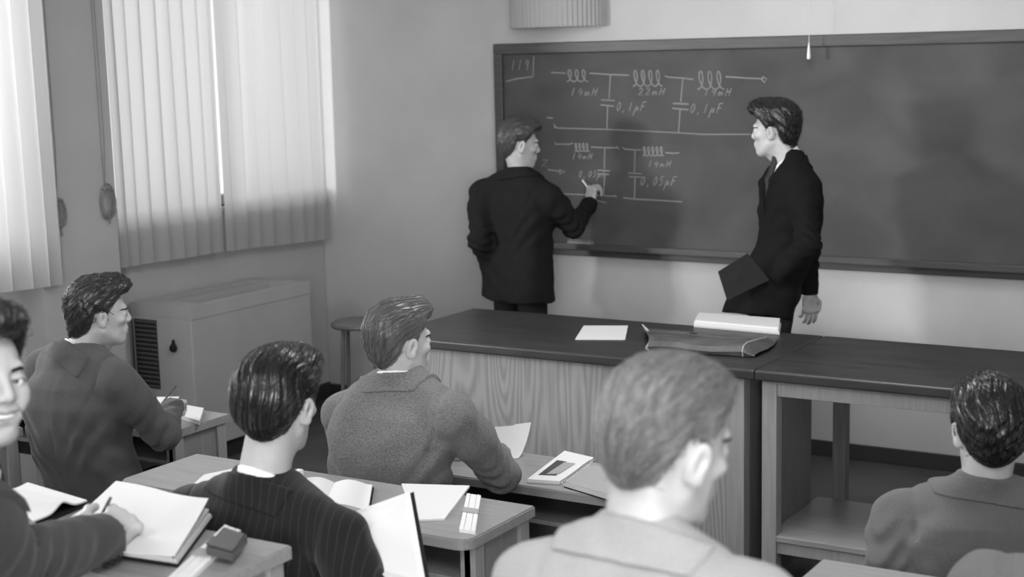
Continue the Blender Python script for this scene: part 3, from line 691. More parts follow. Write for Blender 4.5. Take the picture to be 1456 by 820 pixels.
def strands(h, V, hp, n, rad):
    r = np.random.default_rng(hp.get('seed', 1)); G = np.stack(np.gradient(h.F, h.h), -1)
    P = V[r.integers(0, len(V), n)].astype(float); steps = hp.get('steps', 9); ln = hp.get('len', .0075)
    def at(P):
        i = np.clip(np.round((P - h.lo) / h.h).astype(int), 0, A(h.F.shape) - 1); i = tuple(i.T)
        g = G[i]; return h.F[i], g / (np.linalg.norm(g, axis=1, keepdims=True) + 1e-6)
    base = A(hp.get('flow', (0, -1, -.45)), float); tr = []
    jit = r.normal(size=(n, 3)) * hp.get('messy', .18); lift = r.random(n) * hp.get('lift', .002); ph = r.random(n) * 6.28
    for s in range(steps):
        d, nn = at(P); P = P - nn * (d - .0004 - lift * math.sin(math.pi * s / (steps - 1)))[:, None]; tr.append(P.copy())
        f = np.tile(base, (n, 1)); f[:, 0] += hp.get('spread', 2.5) * P[:, 0] + hp.get('part', 0) * np.clip((P[:, 2] - .03) / .06, 0, 1)
        f[:, 2] += -1.2 * np.clip((.06 - P[:, 2]) / .08, 0, 1) + hp.get('quiff', 0) * np.clip((P[:, 1] - .04) / .05, 0, 1)
        f += jit
        if hp.get('wave'): f[:, 0] += .7 * np.sin((P[:, 1] - P[:, 2]) * 200 + 60 * P[:, 0])
        if hp.get('curl'): f += hp['curl'] * np.stack([np.sin(ph + s * 1.1), np.cos(ph + s * 1.1), np.sin(ph * 2 + s * .9)], 1)
        f -= nn * (f * nn).sum(1, keepdims=True); f /= np.linalg.norm(f, axis=1, keepdims=True) + 1e-6; P = P + f * ln
    T = np.stack(tr, 1)                                        # n,steps,3
    tg = np.gradient(T, axis=1); tg /= np.linalg.norm(tg, axis=2, keepdims=True) + 1e-9
    nn = np.stack([at(T[:, s])[1] for s in range(steps)], 1); sd = np.cross(tg, nn); sd /= np.linalg.norm(sd, axis=2, keepdims=True) + 1e-9
    pr = rad * np.sin(np.linspace(.35, math.pi - .05, steps))[None, :, None]
    ring = np.stack([T + sd * pr, T + nn * pr, T - sd * pr], 2)   # n,steps,3,3
    VV = ring.reshape(-1, 3); idx = np.arange(n * steps * 3).reshape(n, steps, 3); Q = []
    for k in range(3):
        a, b = idx[:, :-1, k], idx[:, :-1, (k + 1) % 3]; c, e = idx[:, 1:, (k + 1) % 3], idx[:, 1:, k]
        Q.append(np.stack([a, b, c, e], -1).reshape(-1, 4))
    return VV, np.concatenate(Q)

# ------------------------------------------------------------------ hands
def hand_mesh(wr, R, side, curl, thumb=(.5, .5), spread=.0, sc=1.0):
    """R columns: x across the palm, y to the fingers, z back of the hand; side +1 right, -1 left"""
    v = Vol((-.11, -.05, -.13), (.11, .215, .07), .0028)
    v.add(rcone((0, -.05, 0), (0, .012, 0), .027, .026), .01)
    v.add(rbox((0, .052, -.002), (.038, .042, .013), .012), .02)
    v.add(ell((side * -.026, .03, -.012), (.018, .03, .016)), .015)
    xs = [-.0315, -.0105, .0105, .0315]; Ls = [(.040, .025, .021), (.045, .029, .023), (.042, .027, .022), (.032, .020, .019)]
    for i in range(4):
        b = A((side * xs[i], .088 - (.004 if i in (0, 3) else 0) - (.006 if i == 3 else 0), 0.)); a = 0
        c = curl[i] if hasattr(curl[0], '__len__') else curl; yaw = side * (i - 1.5) * spread
        v.add(ell(b + A((0, -.002, .004)), (.0105, .012, .010)), .008)
        for k in range(3):
            a += c[k]; dv = A((math.sin(yaw) * math.cos(a), math.cos(yaw) * math.cos(a), -math.sin(a)))
            e = b + dv * Ls[i][k]; r0 = .0096 - .0011 * k - (.001 if i == 3 else 0); v.add(rcone(b, e, r0, r0 - .0008), .0035); b = e
    b = A((side * -.032, .022, -.010)); t0, t1 = thumb
    d0 = A((side * -math.cos(t0) * .75, .62, -math.sin(t0) * .7)); d0 /= np.linalg.norm(d0); e = b + d0 * .042; v.add(rcone(b, e, .0145, .0115), .01)
    d1 = A((side * (.15 - .5 * (1 - t1)), .85, -.35 * t1)); d1 /= np.linalg.norm(d1); f = e + d1 * .03; v.add(rcone(e, f, .0112, .0105), .004)
    d2 = A((side * (.45 * t1), .85, -.3 * t1)); d2 /= np.linalg.norm(d2); v.add(rcone(f, f + d2 * .024, .0104, .0085), .004)
    V, Q = v.mesh(); return (V * sc) @ R.T + wr, Q
def frame(yd, zd):
    y = A(yd, float); y /= np.linalg.norm(y); z = A(zd, float); z -= y * (z @ y); z /= np.linalg.norm(z); return np.stack([np.cross(y, z), y, z], 1)

# ------------------------------------------------------------------ people
def person(label, floor, P, N, th, HC, hth, hpitch, hroll, arms, cloth, hairm, hp, trm, seated=True, legs=None, h=.0075, hs=1.0, tie=False, smile=False,
           nst=1300, srad=.0009, prof=None, bulge=.03, depth=1.0, width=1.0, wr_amp=.0055, brow=True, seed=1, fwd_hem=0, vopen=.42, collar_h=0.0, drop=-.045, shw=.185, slump=0, cw=1.0, shirt_h=None, hand_sc=1.0, vw=1.0, slv=1.0):
    """P pelvis, N base of the neck, HC head centre (world); arms = {'L': (shoulder or None, elbow, wrist, hand frame, curl, thumb), 'R': ...}"""
    P, N, HC = A(P, float), A(N, float), A(HC, float)
    root = thing('person', label, 'person', (P[0], P[1], floor)); O = A((P[0], P[1], floor))
    up = N - P; Lt = np.linalg.norm(up); up /= Lt; Rb = rotz(th * D2R); x_ = Rb[:, 0]; x_ = x_ - up * (x_ @ up); x_ /= np.linalg.norm(x_); y_ = np.cross(up, x_)
    RT = np.stack([x_, y_, up], 1)
    def put(name, V, Q, m, parent=root): return link(name, rawmesh(name, np.asarray(V) - O, Q, None, m), parent)
    sh = {}
    for sd, s in (('L', -1), ('R', 1)):
        g = arms[sd][0]; sh[sd] = A(g, float) if g is not None else N + RT @ A((s * shw * width, -.005, drop))
    # torso loft
    pr = prof or dict(s=[-.12 if seated else -.24, -.09, .05, .3, .55, .72, .84, .93, 1.0, 1.08], a=[.185 if seated else .19, .19, .182, .170, .182, .192, .184, .145, .085, .05], b=[.135, .138, .132, .115, .122, .126, .116, .088, .066, .05])
    def torso(off=0.0, top=1.08, hem=None):
        sS, aS, bS = A(pr['s']), A(pr['a']) * width, A(pr['b']) * depth
        s0 = pr['s'][0] if hem is None else hem
        def f(x, y, z):
            x, y, z = x - P[0], y - P[1], z - P[2]
            lx, ly, lz = dot3(x, y, z, x_), dot3(x, y, z, y_), dot3(x, y, z, up); t = lz / Lt
            a = np.interp(t, sS, aS) - off; b = np.interp(t, sS, bS) - off
            ly = ly + bulge * np.sin(np.pi * np.clip(t, 0, 1)) - fwd_hem * np.clip(.3 - t, 0, .6)
            q = (np.abs(lx / a) ** 2.8 + np.abs(ly / b) ** 2.8) ** (1 / 2.8)
            d = (q - 1) * np.minimum(a, b) * .8
            return np.maximum(d, np.maximum((s0 - t) * Lt, (t - top) * Lt))
        m = .24 * max(width, depth); lo = np.minimum(P + up * Lt * s0, N) - m; hi = np.maximum(P, N + .06) + m
        return f, lo, hi
    pts = [P, N, HC] + [A(q) for sd in 'LR' for q in (sh[sd], arms[sd][1], arms[sd][2])]
    lo = np.min(pts, 0) - .16; hi = np.max(pts, 0) + .14; lo[2] = min(lo[2], P[2] + Lt * pr['s'][0] - .04); hi[2] = N[2] + .13
    lo[:2] = np.minimum(lo[:2], P[:2] - .3); hi[:2] = np.maximum(hi[:2], P[:2] + .3)
    # ---- jacket
    sleeves = None
    j = Vol(lo, hi, h); j.add(torso(), .01)
    for sd, s in (('L', -1), ('R', 1)):
        S0 = sh[sd]; E, Wv = A(arms[sd][1], float), A(arms[sd][2], float)
        nb = N + RT @ A((s * .045, -.012, -.012 - slump)); j.add(rcone(nb, S0 + RT @ A((s * -.01, 0, .01)), .055, .062), .045)
        arm = Vol.like(j)
        arm.add(rcone(S0, S0 + (E - S0) * .35, .064, .068), .02).add(rcone(S0 + (E - S0) * .3, E, .069, .058), .02)
        Wc = Wv - (Wv - E) * .04
        arm.add(rcone(E, Wc, .057 * (1 + (slv - 1) * .5), .043 * slv), .02)
        x, y, z = arm.grid()
        # sleeve folds gather round the elbow, and the cuff ends flat
        u = (E - S0) / np.linalg.norm(E - S0); v_ = (Wv - E) / np.linalg.norm(Wv - E); ax = u + v_; ax /= np.linalg.norm(ax)
        de2 = (x - E[0]) ** 2 + (y - E[1]) ** 2 + (z - E[2]) ** 2; q = dot3(x - E[0], y - E[1], z - E[2], ax)
        cr = np.cross(u, v_); cr /= np.linalg.norm(cr) + 1e-6; q2 = dot3(x - E[0], y - E[1], z - E[2], cr)
        arm.F = (arm.F + np.exp(-de2 / .016) * .0065 * np.sin(q * 130 + 18 * q2 * np.sign(s) + 2 * np.sin(q2 * 40 + seed))).astype('f4')
        ds2 = (x - S0[0]) ** 2 + (y - S0[1]) ** 2 + (z - S0[2]) ** 2
        arm.F = (arm.F + np.exp(-ds2 / .02) * .002 * np.sin(q * 95 + 30 * q2)).astype('f4')
        cl = dot3(x - Wc[0], y - Wc[1], z - Wc[2], v_)
        arm.F = np.where(de2 < np.linalg.norm(Wv - E) ** 2 * 1.6, np.maximum(arm.F, cl - .012), arm.F).astype('f4')
        sleeves = arm.F if sleeves is None else np.minimum(sleeves, arm.F)
        k = .034; t = np.clip(.5 + .5 * (j.F - arm.F) / k, 0, 1); j.F = (j.F * (1 - t) + arm.F * t - k * t * (1 - t)).astype('f4')
        # armhole seam
        sn = RT @ A((s, 0, -.15)); sn /= np.linalg.norm(sn); sp = S0 - sn * .045; pl = dot3(x - sp[0], y - sp[1], z - sp[2], sn) + .12 * ((z - S0[2]) ** 2 * 8)
        j.F = (j.F + .004 * np.exp(-(pl / .007) ** 2) * (ds2 < .022)).astype('f4')
    x, y, z = j.grid(); lx = dot3(x - P[0], y - P[1], z - P[2], x_); ly = dot3(x - P[0], y - P[1], z - P[2], y_); lz = dot3(x - P[0], y - P[1], z - P[2], up)
    j.F = (j.F + wr_amp * .55 * fold_noise(x, y, z, seed, 18, 42) + wr_amp * .3 * fold_noise(x, y, z, seed + 9, 50, 90)).astype('f4')
    j.F = (j.F + .002 * np.exp(-(lx / .004) ** 2) * ((ly < 0) & (lz < Lt * .93))).astype('f4')           # centre back seam
    for s in (-1, 1):
        ap = sh['L' if s < 0 else 'R'] + RT @ A((-s * .045, 0, -.13)); dx = (x - ap[0], y - ap[1], z - ap[2]); u1 = dot3(*dx, RT @ A((-s * .5, 0, -.87))); u2 = dot3(*dx, RT @ A((s * .87, 0, -.5)))
        j.F = (j.F + .0045 * np.exp(-((u1 - .06) / .11) ** 2 - (u2 / .06) ** 2) * np.sin(u2 * 105 + 10 * u1 + seed)).astype('f4')
    neckdir = HC + (rotz(hth * D2R) @ rotx(hpitch * D2R) @ roty(hroll * D2R)) @ A((0, -.022, -.05)) * hs - N; neckdir /= np.linalg.norm(neckdir)
    nf = neckdir * .9 + RT @ A((0, .52, 0)); nf /= np.linalg.norm(nf)
    def collar(r0, r1, top):
        c0 = N - neckdir * .035; c1 = N + neckdir * .075; pc = N + neckdir * (top + .015) - RT @ A((0, .05, 0)); f0, l, hh = rcone(c0, c1, r0, r1)
        def f(x, y, z): return np.maximum(f0(x, y, z), dot3(x - pc[0], y - pc[1], z - pc[2], nf))
        return f, l, hh
    # turned-down collar: a leaf with its own lower edge, higher at the nape
    nb_ = neckdir * .90 - RT @ A((0, -.30, 0)); nb_ /= np.linalg.norm(nb_)
    j.add(collar(.080, .0715, .026 + collar_h), .012)
    pt_ = N + neckdir * (.036 + collar_h) - RT @ A((0, .05, 0)); pb_ = N + neckdir * (-.018 + .5 * collar_h) - RT @ A((0, .085, 0)); f0 = rcone(N - neckdir * .05, N + neckdir * .08, .15 * cw, .12)[0]
    if vopen:                                                       # front opening
        zV = Lt * vopen; d = np.maximum(np.abs(lx) - np.clip((lz - zV) * .24 * vw, -1, .085 * vw), .035 - ly); t = np.clip(.5 - .5 * (j.F + d) / .006, 0, 1)
        j.F = np.where((lz > zV - .02) & (sleeves > .012), j.F * (1 - t) - d * t + .006 * t * (1 - t), j.F).astype('f4')
        for s in (-1, 1):                                           # lapels
            a0 = P + RT @ A((s * .012, .112 * depth - bulge * math.sin(math.pi * vopen), zV)); a1 = P + RT @ A((s * .085 * vw, .098 * depth - bulge * .54, Lt * .82)); a2 = N + RT @ A((s * .07, .02, .01))
            j.add(rcone(a0, a1, .008, .02), .008); j.add(rcone(a1, a2, .02, .014), .01)
    cv = Vol(N - .16, N + .13, .0036 if h < .0075 else .0045); x, y, z = cv.grid(); Fs = j.F
    for q in range(3):                                              # jacket field resampled on the collar's finer grid
        i_ = (cv.ax[q] - j.lo[q]) / j.h; i_ = np.clip(i_, 0, j.n[q] - 1.001); k_ = i_.astype(int); w_ = (i_ - k_).astype('f4'); shp = [1, 1, 1]; shp[q] = -1; w_ = w_.reshape(shp)
        Fs = np.take(Fs, k_, q) * (1 - w_) + np.take(Fs, k_ + 1, q) * w_
    cf = np.maximum(np.maximum(f0(x, y, z), dot3(x - pt_[0], y - pt_[1], z - pt_[2], nf)), -dot3(x - pb_[0], y - pb_[1], z - pb_[2], nb_))
    gap = np.abs(dot3(x - N[0], y - N[1], z - N[2], RT[:, 0])) - .035; fr_ = dot3(x - N[0], y - N[1], z - N[2], RT[:, 1])
    cf = np.where(fr_ > .02, np.maximum(cf, -gap), cf)
    cv.F = np.maximum(np.maximum(cf, Fs - .0075), -(Fs + .006)).astype('f4'); CVM = cv.mesh()
    V, Q = j.mesh(); jk = put('jacket', V, Q, cloth)
    if len(CVM[1]): put('jacket_collar', CVM[0], CVM[1], cloth)
    # ---- shirt and tie
    sv = Vol(N - .26, N + .16, .006); sv.add(torso(.028, .93, .3), .01); sv.add(collar(.072, .0668, .043 + (collar_h if shirt_h is None else shirt_h)), .01)
    V, Q = sv.mesh(); put('shirt', V, Q, M['shirt'])
    if tie:
        b = Vol(N - .3, N + .14, .005); k0 = N + RT @ A((0, .062, .006)); k1 = N + RT @ A((0, .094 * depth - bulge * .5, -.10)); k2 = N + RT @ A((0, .088 * depth - bulge, -.24))
        b.add(ell(k0, (.02, .018, .022)), .01).add(rcone(k0, k1, .014, .022), .01).add(rcone(k1, k2, .022, .028), .01); V, Q = b.mesh(); put('tie', V, Q, M['tie'])
    # ---- legs
    hips = {s: P + Rb @ A((s * .09, 0, -.02)) for s in (-1, 1)}
    if legs is None:
        legs = {}
        for s in (-1, 1):
            kz = floor + .50
            if seated: kn = hips[s] + Rb @ A((s * .05, .41, 0)); kn[2] = kz; an = kn + Rb @ A((0, .03, 0)); an[2] = floor + .09
            else: kn = hips[s] + Rb @ A((s * .01, .02, 0)); kn[2] = floor + .5; an = kn + Rb @ A((s * .01, -.03, 0)); an[2] = floor + .09
            legs[s] = (kn, an)
    pt = [P] + [q for s in (-1, 1) for q in legs[s]]; tv = Vol(np.min(pt, 0) - A((.2, .2, .1)), np.max(pt, 0) + .2, .011)
    tv.add(ell(P + A((0, 0, -.02)), (.165 * width, .125 * depth, .13), Rb), .03)
    for s in (-1, 1):
        kn, an = legs[s]; tv.add(rcone(hips[s], kn, .088, .068), .03); tv.add(rcone(kn, an + A((0, 0, .0)), .068, .055), .02)
    x, y, z = tv.grid(); tv.F = (tv.F + .004 * fold_noise(x, y, z, seed + 4, 20, 50)).astype('f4')
    tv.F = np.maximum(tv.F, (floor + .06) - z).astype('f4')
    if seated: tv.F = np.maximum(tv.F, np.where(((x - P[0]) ** 2 + (y - P[1]) ** 2) < .30 ** 2, floor + .447 - z, -1)).astype('f4')
    V, Q = tv.mesh(); put('trousers', V, Q, trm)
    for s in (-1, 1):
        an = legs[s][1]; c = an + Rb @ A((s * .01, .06, 0)); c[2] = floor + .045; b = Vol(c - .2, c + .2, .008); b.add(ell(c, (.046, .14, .05), Rb), .01); b.add(rcone((an[0], an[1], floor + .05), (an[0], an[1], floor + .1), .045, .045), .03)
        x, y, z = b.grid(); b.F = np.maximum(b.F, floor + .002 - z).astype('f4'); V, Q = b.mesh(); put('shoe', V, Q, M['shoe'])
    # ---- body: head and neck, hands, covered trunk and limbs in one mesh
    HR = rotz(hth * D2R) @ rotx(hpitch * D2R) @ roty(hroll * D2R)
    nl = HR.T @ (N - neckdir * .02 - HC) / hs
    lo_ = A((-.125, -.15, min(-.16, nl[2] - .07))); hi_ = A((.125, .15, .185)); lo_[:2] = np.minimum(lo_[:2], nl[:2] - .08); hi_[:2] = np.maximum(hi_[:2], nl[:2] + .08)
    v = Vol(lo_, hi_, .0028); v.F[:] = .3; head_base(v, nl, smile); base = v.F.copy()
    # distance over the skull alone for the hair
    sk = Vol(lo_, hi_, .0028); sk.F[:] = .3; sk.add(ell((0, -.012, .028), (.075, .097, .09)), .01).add(ell((0, .028, -.03), (.062, .066, .088)), .03).add(rcone((0, -.022, -.05), nl, .054, .06), .03)
    full = sk.F; x, y, z = sk.grid()
    f1, f2 = ell((0, -.012, .028), (.075, .097, .09))[0](x, y, z), ell((0, .028, -.03), (.062, .066, .088))[0](x, y, z); t = np.clip(.5 + .5 * (f1 - f2) / .03, 0, 1); full = f1 * (1 - t) + f2 * t - .03 * t * (1 - t)
    f3 = rcone((0, -.022, -.05), nl, .054, .06)[0](x, y, z); t = np.clip(.5 + .5 * (full - f3) / .03, 0, 1); full = full * (1 - t) + f3 * t - .03 * t * (1 - t)
    hv = hair_field(full, v, hp)
    TW = lambda V: (np.asarray(V) * hs) @ HR.T + HC
    BV, BQ = [], []; off = 0
    def addb(V, Q):
        nonlocal off
        BV.append(V); BQ.append(Q + off); off += len(V)
    V, Q = v.mesh(); addb(TW(V), Q)
    ax_ = np.abs(V[:, 0]); tin = np.ones(len(V)); zc = V[:, 2] + .0625 - (.25 * ax_ if smile else 0)
    tin[(V[:, 1] > .08) & (np.abs(zc) < .0105 * np.sqrt(np.clip(1 - (ax_ / (.033 if smile else .023)) ** 2, 0, 1)))] = .62
    tin[(((ax_ - .032) / .0150) ** 2 + ((V[:, 2] - .0018) / .0054) ** 2 < 1) & (V[:, 1] > .07)] = .35
    for sd, s in (('L', -1), ('R', 1)):
        a = arms[sd]
        if len(a) > 3 and a[3] is not None: addb(*hand_mesh(A(a[2], float), a[3], s, a[4], a[5], a[6] if len(a) > 6 else 0.05, hand_sc))
    bv = Vol(np.min(pts + pt, 0) - .14, np.max(pts + pt, 0) + .12, .014)
    bv.add(rcone(P, P + up * Lt * .75 - y_ * bulge * .6, .085, .07), .02).add(rcone(P + up * Lt * .75 - y_ * bulge * .6, N, .07, .045), .03)
    for sd, s in (('L', -1), ('R', 1)):
        bv.add(rcone(N - up * .05, sh[sd], .04, .045), .02).add(rcone(sh[sd], arms[sd][1], .046, .036), .02).add(rcone(arms[sd][1], arms[sd][2], .036, .027), .02)
        bv.add(rcone(hips[s], legs[s][0], .07, .05), .02).add(rcone(legs[s][0], legs[s][1], .05, .035), .02)
    bv.add(ell(P + A((0, 0, .03)), (.14, .1, .09), Rb), .03); V, Q = bv.mesh(); addb(V, Q)
    body = put('body', np.concatenate(BV), np.concatenate(BQ), M['skin'])
    tin = np.concatenate([tin, np.ones(off - len(tin))])
    if len(body.data.vertices) == len(tin): body.data.attributes.new('tint', 'FLOAT', 'POINT').data.foreach_set('value', tin.astype('f4'))
    # ---- hair with strands
    V, Q = hv.mesh()
    SV, SQ = strands(hv, V[V[:, 2] > -.07], hp, nst, srad)
    ho = put('hair', np.concatenate([TW(V), TW(SV)]), np.concatenate([Q, SQ + len(V)]), hairm)
    per = len(SV) // nst; tint = np.concatenate([np.full(len(V), .8), np.repeat(np.random.default_rng(seed).uniform(.45, 1.75, nst), per)])
    if len(ho.data.vertices) == len(tint): ho.data.attributes.new('tint', 'FLOAT', 'POINT').data.foreach_set('value', tint.astype('f4'))
    if brow:
        for s in (-1, 1):
            i0 = [int(round((c - l) / v.h)) for c, l in zip(((0.0 if s > 0 else -.07), .05, .012), v.lo)]; i1 = [int(round((c - l) / v.h)) for c, l in zip(((.07 if s > 0 else -.0), .115, .05), v.lo)]
            sl = tuple(slice(a_, b_) for a_, b_ in zip(i0, i1)); e = Vol.__new__(Vol); e.h = v.h; e.lo = v.lo + A(i0) * v.h; e.F = base[sl].copy(); e.n = A(e.F.shape); e.ax = [v.ax[q][sl[q]] for q in range(3)]
            x, y, z = e.grid(); zz = np.interp(np.abs(x), [.012, .034, .054], [.0205, .0255, .0195]); wd = np.interp(np.abs(x), [.010, .016, .036, .056, .058], [-.004, .0042, .004, .0015, -.004])
            e.F = np.maximum(e.F - .0024, np.maximum(np.abs(z - zz) - wd, .06 - y)).astype('f4'); V, Q = e.mesh(); put('eyebrow', TW(V), Q, hairm)
    for s in (-1, 1):
        me = bpy.data.meshes.new('eye'); b = bmesh.new(); bmesh.ops.create_uvsphere(b, u_segments=20, v_segments=14, radius=.0142 * hs); b.to_mesh(me); b.free()
        me.polygons.foreach_set('use_smooth', np.ones(len(me.polygons), bool)); me.materials.append(M['eye'])
        o = link('eye', me, root); c = TW(A([(s * .032, .0790, .0015)]))[0] - O
        o.matrix_local = Matrix.Translation(c) @ Matrix((HR @ rotz(hp.get('gaze', 0))).tolist()).to_4x4()
    if smile:
        e = Vol((-.04, .06, -.09), (.04, .12, -.04), .002); e.add(ell((0, .0855, -.0605), (.024, .012, .006)), .002); V, Q = e.mesh(); put('teeth', TW(V), Q, M['teeth'])
    return root, jk

CL = dict(navy=mat('dark_suit_wool', .011, .9, .15, bump=(500, .2, .001)), black=mat('black_suit_wool', .007, .9, .12, bump=(500, .2, .001)),
          tweed=tweed('speckled_tweed', .065, .20, 800), brown=tweed('grey_jacket_wool', .058, .085, 700), grey=tweed('mid_grey_jacket_wool', .09, .12, 800),
          light=tweed('pale_jacket_wool', .23, .29, 800), dark=tweed('charcoal_jacket_wool', .03, .045, 700), pin=pinstripe('pinstriped_suit_wool', .010, .026, 14 * D2R, .022))
HM = dict(light=hair_mat('light_brown_hair', .085, .36), black=hair_mat('black_hair', .012), dark=hair_mat('dark_brown_hair', .028), mid=hair_mat('brown_hair', .06, .42), fair=hair_mat('fair_hair', .13, .42), darkest=hair_mat('oiled_black_hair', .009, .3))
def flat(e, w): return frame(A(w, float) - A(e, float), (0, 0, 1))
REST = [(.25, .3, .2)] * 4; GRIP = [(.9, 1.0, .6), (1.0, 1.1, .7), (1.1, 1.2, .8), (1.2, 1.2, .8)]; LOOSE = [(.3, .45, .3), (.35, .5, .35), (.4, .55, .35), (.5, .6, .4)]
def V3(*a): return A(a, float)
PEOPLE = {}
def cast(k, *a, **kw):
    PEOPLE[k] = person(*a, **kw)[0]

# man writing at the board
HC = px(739, 206, 8.0); N = px(741, 249, 8.02); P = V3(N[0] - .02, N[1] - .02, 1.0)
eR, wR = px(815, 322, 8.02), py(839, 289, 7.325); sR = px(783, 283, 7.92)
eL, wL = px(682, 342, 8.02), px(708, 406, 8.22)
cast('writer', 'man in a dark suit writing on the blackboard, seen from behind', 0, P, N, -12, HC, -42, -.12 / D2R * 1, 0,
     {'R': (sR, eR, wR, frame((.05, .25, 1), (-.4, -.9, .1)), [(1.0, .9, .4), (1.1, 1.0, .5), (1.2, 1.1, .6), (1.3, 1.1, .6)], (.3, .4)), 'L': (px(684, 275, 8.1), eL, wL, frame((.15, .5, -1), (-1, 0, 0)), LOOSE, (.4, .6))},
     CL['navy'], HM['mid'], dict(seed=1, top=.03, front=.02, flow=(0, -1, -.3), vols=[(ell((0, .075, .095), (.05, .035, .03)), .03)], quiff=.8), M['trouser'], False, nst=700, srad=.0011, bulge=.0, width=1.06,
     prof=dict(s=[-.27, -.1, .05, .3, .55, .72, .84, .93, 1.0, 1.08], a=[.205, .2, .185, .175, .19, .2, .185, .14, .085, .05], b=[.15, .145, .14, .125, .132, .135, .122, .092, .07, .05]), seed=3, shirt_h=-.02)
# man watching, standing in profile
HC = px(1101, 186, 7.1); N = px(1121, 229, 7.1); P = px(1097, 408, 7.1); 
cast('watcher', 'man in a black suit and tie standing in profile, looking along the blackboard', 0, P, N, 126, HC, 90, -3, 0,
     {'L': (px(1140, 268, 6.95), px(1149, 348, 6.84), px(1102, 394, 6.93), frame((-1, .15, -.3), (.0, -1, .1)), LOOSE, (.4, .6)),
      'R': (px(1118, 262, 7.28), px(1150, 350, 7.33), px(1151, 418, 7.33), frame((.03, 0, -1), (.6, -.6, 0)), LOOSE, (.4, .6), .08)},
     CL['black'], HM['black'], dict(seed=2, top=.036, front=.026, side=.014, messy=.6, curl=.9, lift=.008, wave=.002, vols=[(ell((0, .075, .105), (.055, .034, .036)), .03)], quiff=.6), M['trouser'], False, nst=1100, srad=.0011, tie=True, bulge=.05,
     fwd_hem=.10, depth=1.12, seed=5, hs=1.0, vopen=.5, collar_h=-.034, shirt_h=.016, vw=1.35)
# first row, left: man writing by the radiator
HC = px(143, 447, 5.4); N = px(112, 502, 5.4); P = V3(N[0] + .02, max(N[1] - .06, 3.76), .535)
eR = pz(232, 617, .825); wR = pz(246, 577, .848)
cast('radiator', 'man in a dark grey jacket writing at the table beside the radiator cabinet', 0, P, N, 2, HC, -30, -2, 0,
     {'R': (px(170, 545, 5.3), eR, wR, frame((-.6, .9, -.05), (.3, -.2, 1)), GRIP, (.3, .3)), 'L': (px(62, 525, 5.55), V3(-4.75, 4.0, .83), V3(-4.55, 4.22, .80), flat((-4.75, 4.0, .83), (-4.55, 4.22, .80)), REST, (.5, .5))},
     CL['brown'], HM['dark'], dict(seed=3, top=.036, front=.026, side=.014, back=.01, messy=.45, wave=.0016, curl=.5, lift=.005, vols=[(ell((.0, .062, .098), (.058, .04, .034)), .03)], quiff=.5), M['trouser'], nst=1500, srad=.001, seed=7, shirt_h=-.008, hs=.95, bulge=.06, width=1.1, depth=1.08)
# third row, left edge: smiling man
HC = px(-33, 539, 2.85); N = px(-52, 655, 2.85); P = V3(N[0] - .1, N[1] - .10, FL3 + .56)
eR = px(15, 800, 2.9); wR = pz(152, 763, 1.158)
cast('smiler', 'smiling man at the left edge turning to face the camera, pen in hand', FL3, P, N, -40, HC, -99, 2, -4,
     {'R': (px(-30, 745, 2.8), eR, wR, frame((-.35, .9, .12), (.55, .1, .8)), [(.75, 1.15, .6), (.9, 1.2, .7), (1.05, 1.2, .8), (1.15, 1.2, .8)], (.35, .3)), 'L': (None, pz(-170, 770, 1.17), pz(-75, 745, 1.15), frame((.3, 1, 0), (0, 0, 1)), REST, (.5, .5))},
     CL['dark'], HM['black'], dict(seed=4, top=.028, front=.02, side=.005, messy=.5, curl=.6, lift=.006, vols=[(ell((0, .07, .112), (.045, .036, .032)), .03)], quiff=.8, gaze=-26 * D2R), M['gtrouser'], nst=1500, srad=.0009, h=.0065, smile=True, seed=11, hs=1.03, hand_sc=1.12, slv=1.3)
# second row: pinstriped man
HC = px(397, 574, 3.58); N = px(375, 690, 3.6); P = V3(N[0] + .0, max(N[1] - .02, 2.70), FL2 + .535)
cast('pinstripe', 'man with slicked dark hair in a black pinstriped suit, back to the camera', FL2, P, N, 14, HC, 12, -6, 3,
     {'R': (px(486, 768, 3.47), px(520, 880, 3.4), px(545, 800, 3.68), frame((.1, 1, .35), (.5, 0, .8)), GRIP, (.3, .3)), 'L': (px(272, 730, 3.76), V3(-2.80, 2.86, .88), V3(-2.62, 3.0, .78), flat((-2.80, 2.86, .88), (-2.62, 3.0, .78)), REST, (.5, .5))},
     CL['pin'], HM['darkest'], dict(seed=5, top=.026, front=.02, side=.016, back=.012, messy=.1, lift=.0015, part=.35, spread=1.6, vols=[(ell((.02, .06, .098), (.05, .05, .03)), .03)]), M['trouser'], nst=2200, srad=.0008, h=.0065, seed=13, shirt_h=.004, hs=1.02, bulge=.05, width=1.06)
# first row, middle: tweed jacket
HC = px(569, 487, 4.75); N = px(570, 541, 4.78); P = V3(N[0] - .02, 3.77, .535)
eR = pz(712, 674, .815); 
cast('tweed', 'man in a speckled tweed jacket seated right before the demonstration desk', 0, P, N, 12, HC, -18, -3, 0,
     {'R': (px(647, 592, 4.62), eR, V3(-2.66, 4.2, .80), flat(eR, (-2.66, 4.2, .80)), REST, (.5, .5)), 'L': (px(485, 590, 4.92), V3(-3.1, 3.98, .83), V3(-2.92, 4.22, .81), flat((-3.1, 3.98, .83), (-2.92, 4.22, .81)), REST, (.5, .5))},
     CL['tweed'], HM['light'], dict(seed=6, top=.026, front=.022, side=.012, messy=.1, lift=.002, part=-.3, vols=[(ell((.01, .065, .096), (.045, .035, .03)), .03), (ell((.004, .07, .132), (.02, .022, .016)), .015)]), M['gtrouser'], nst=2000, srad=.0009, h=.0065, seed=17, shirt_h=-.010, hs=1.0, bulge=.06, width=1.1, depth=1.05)
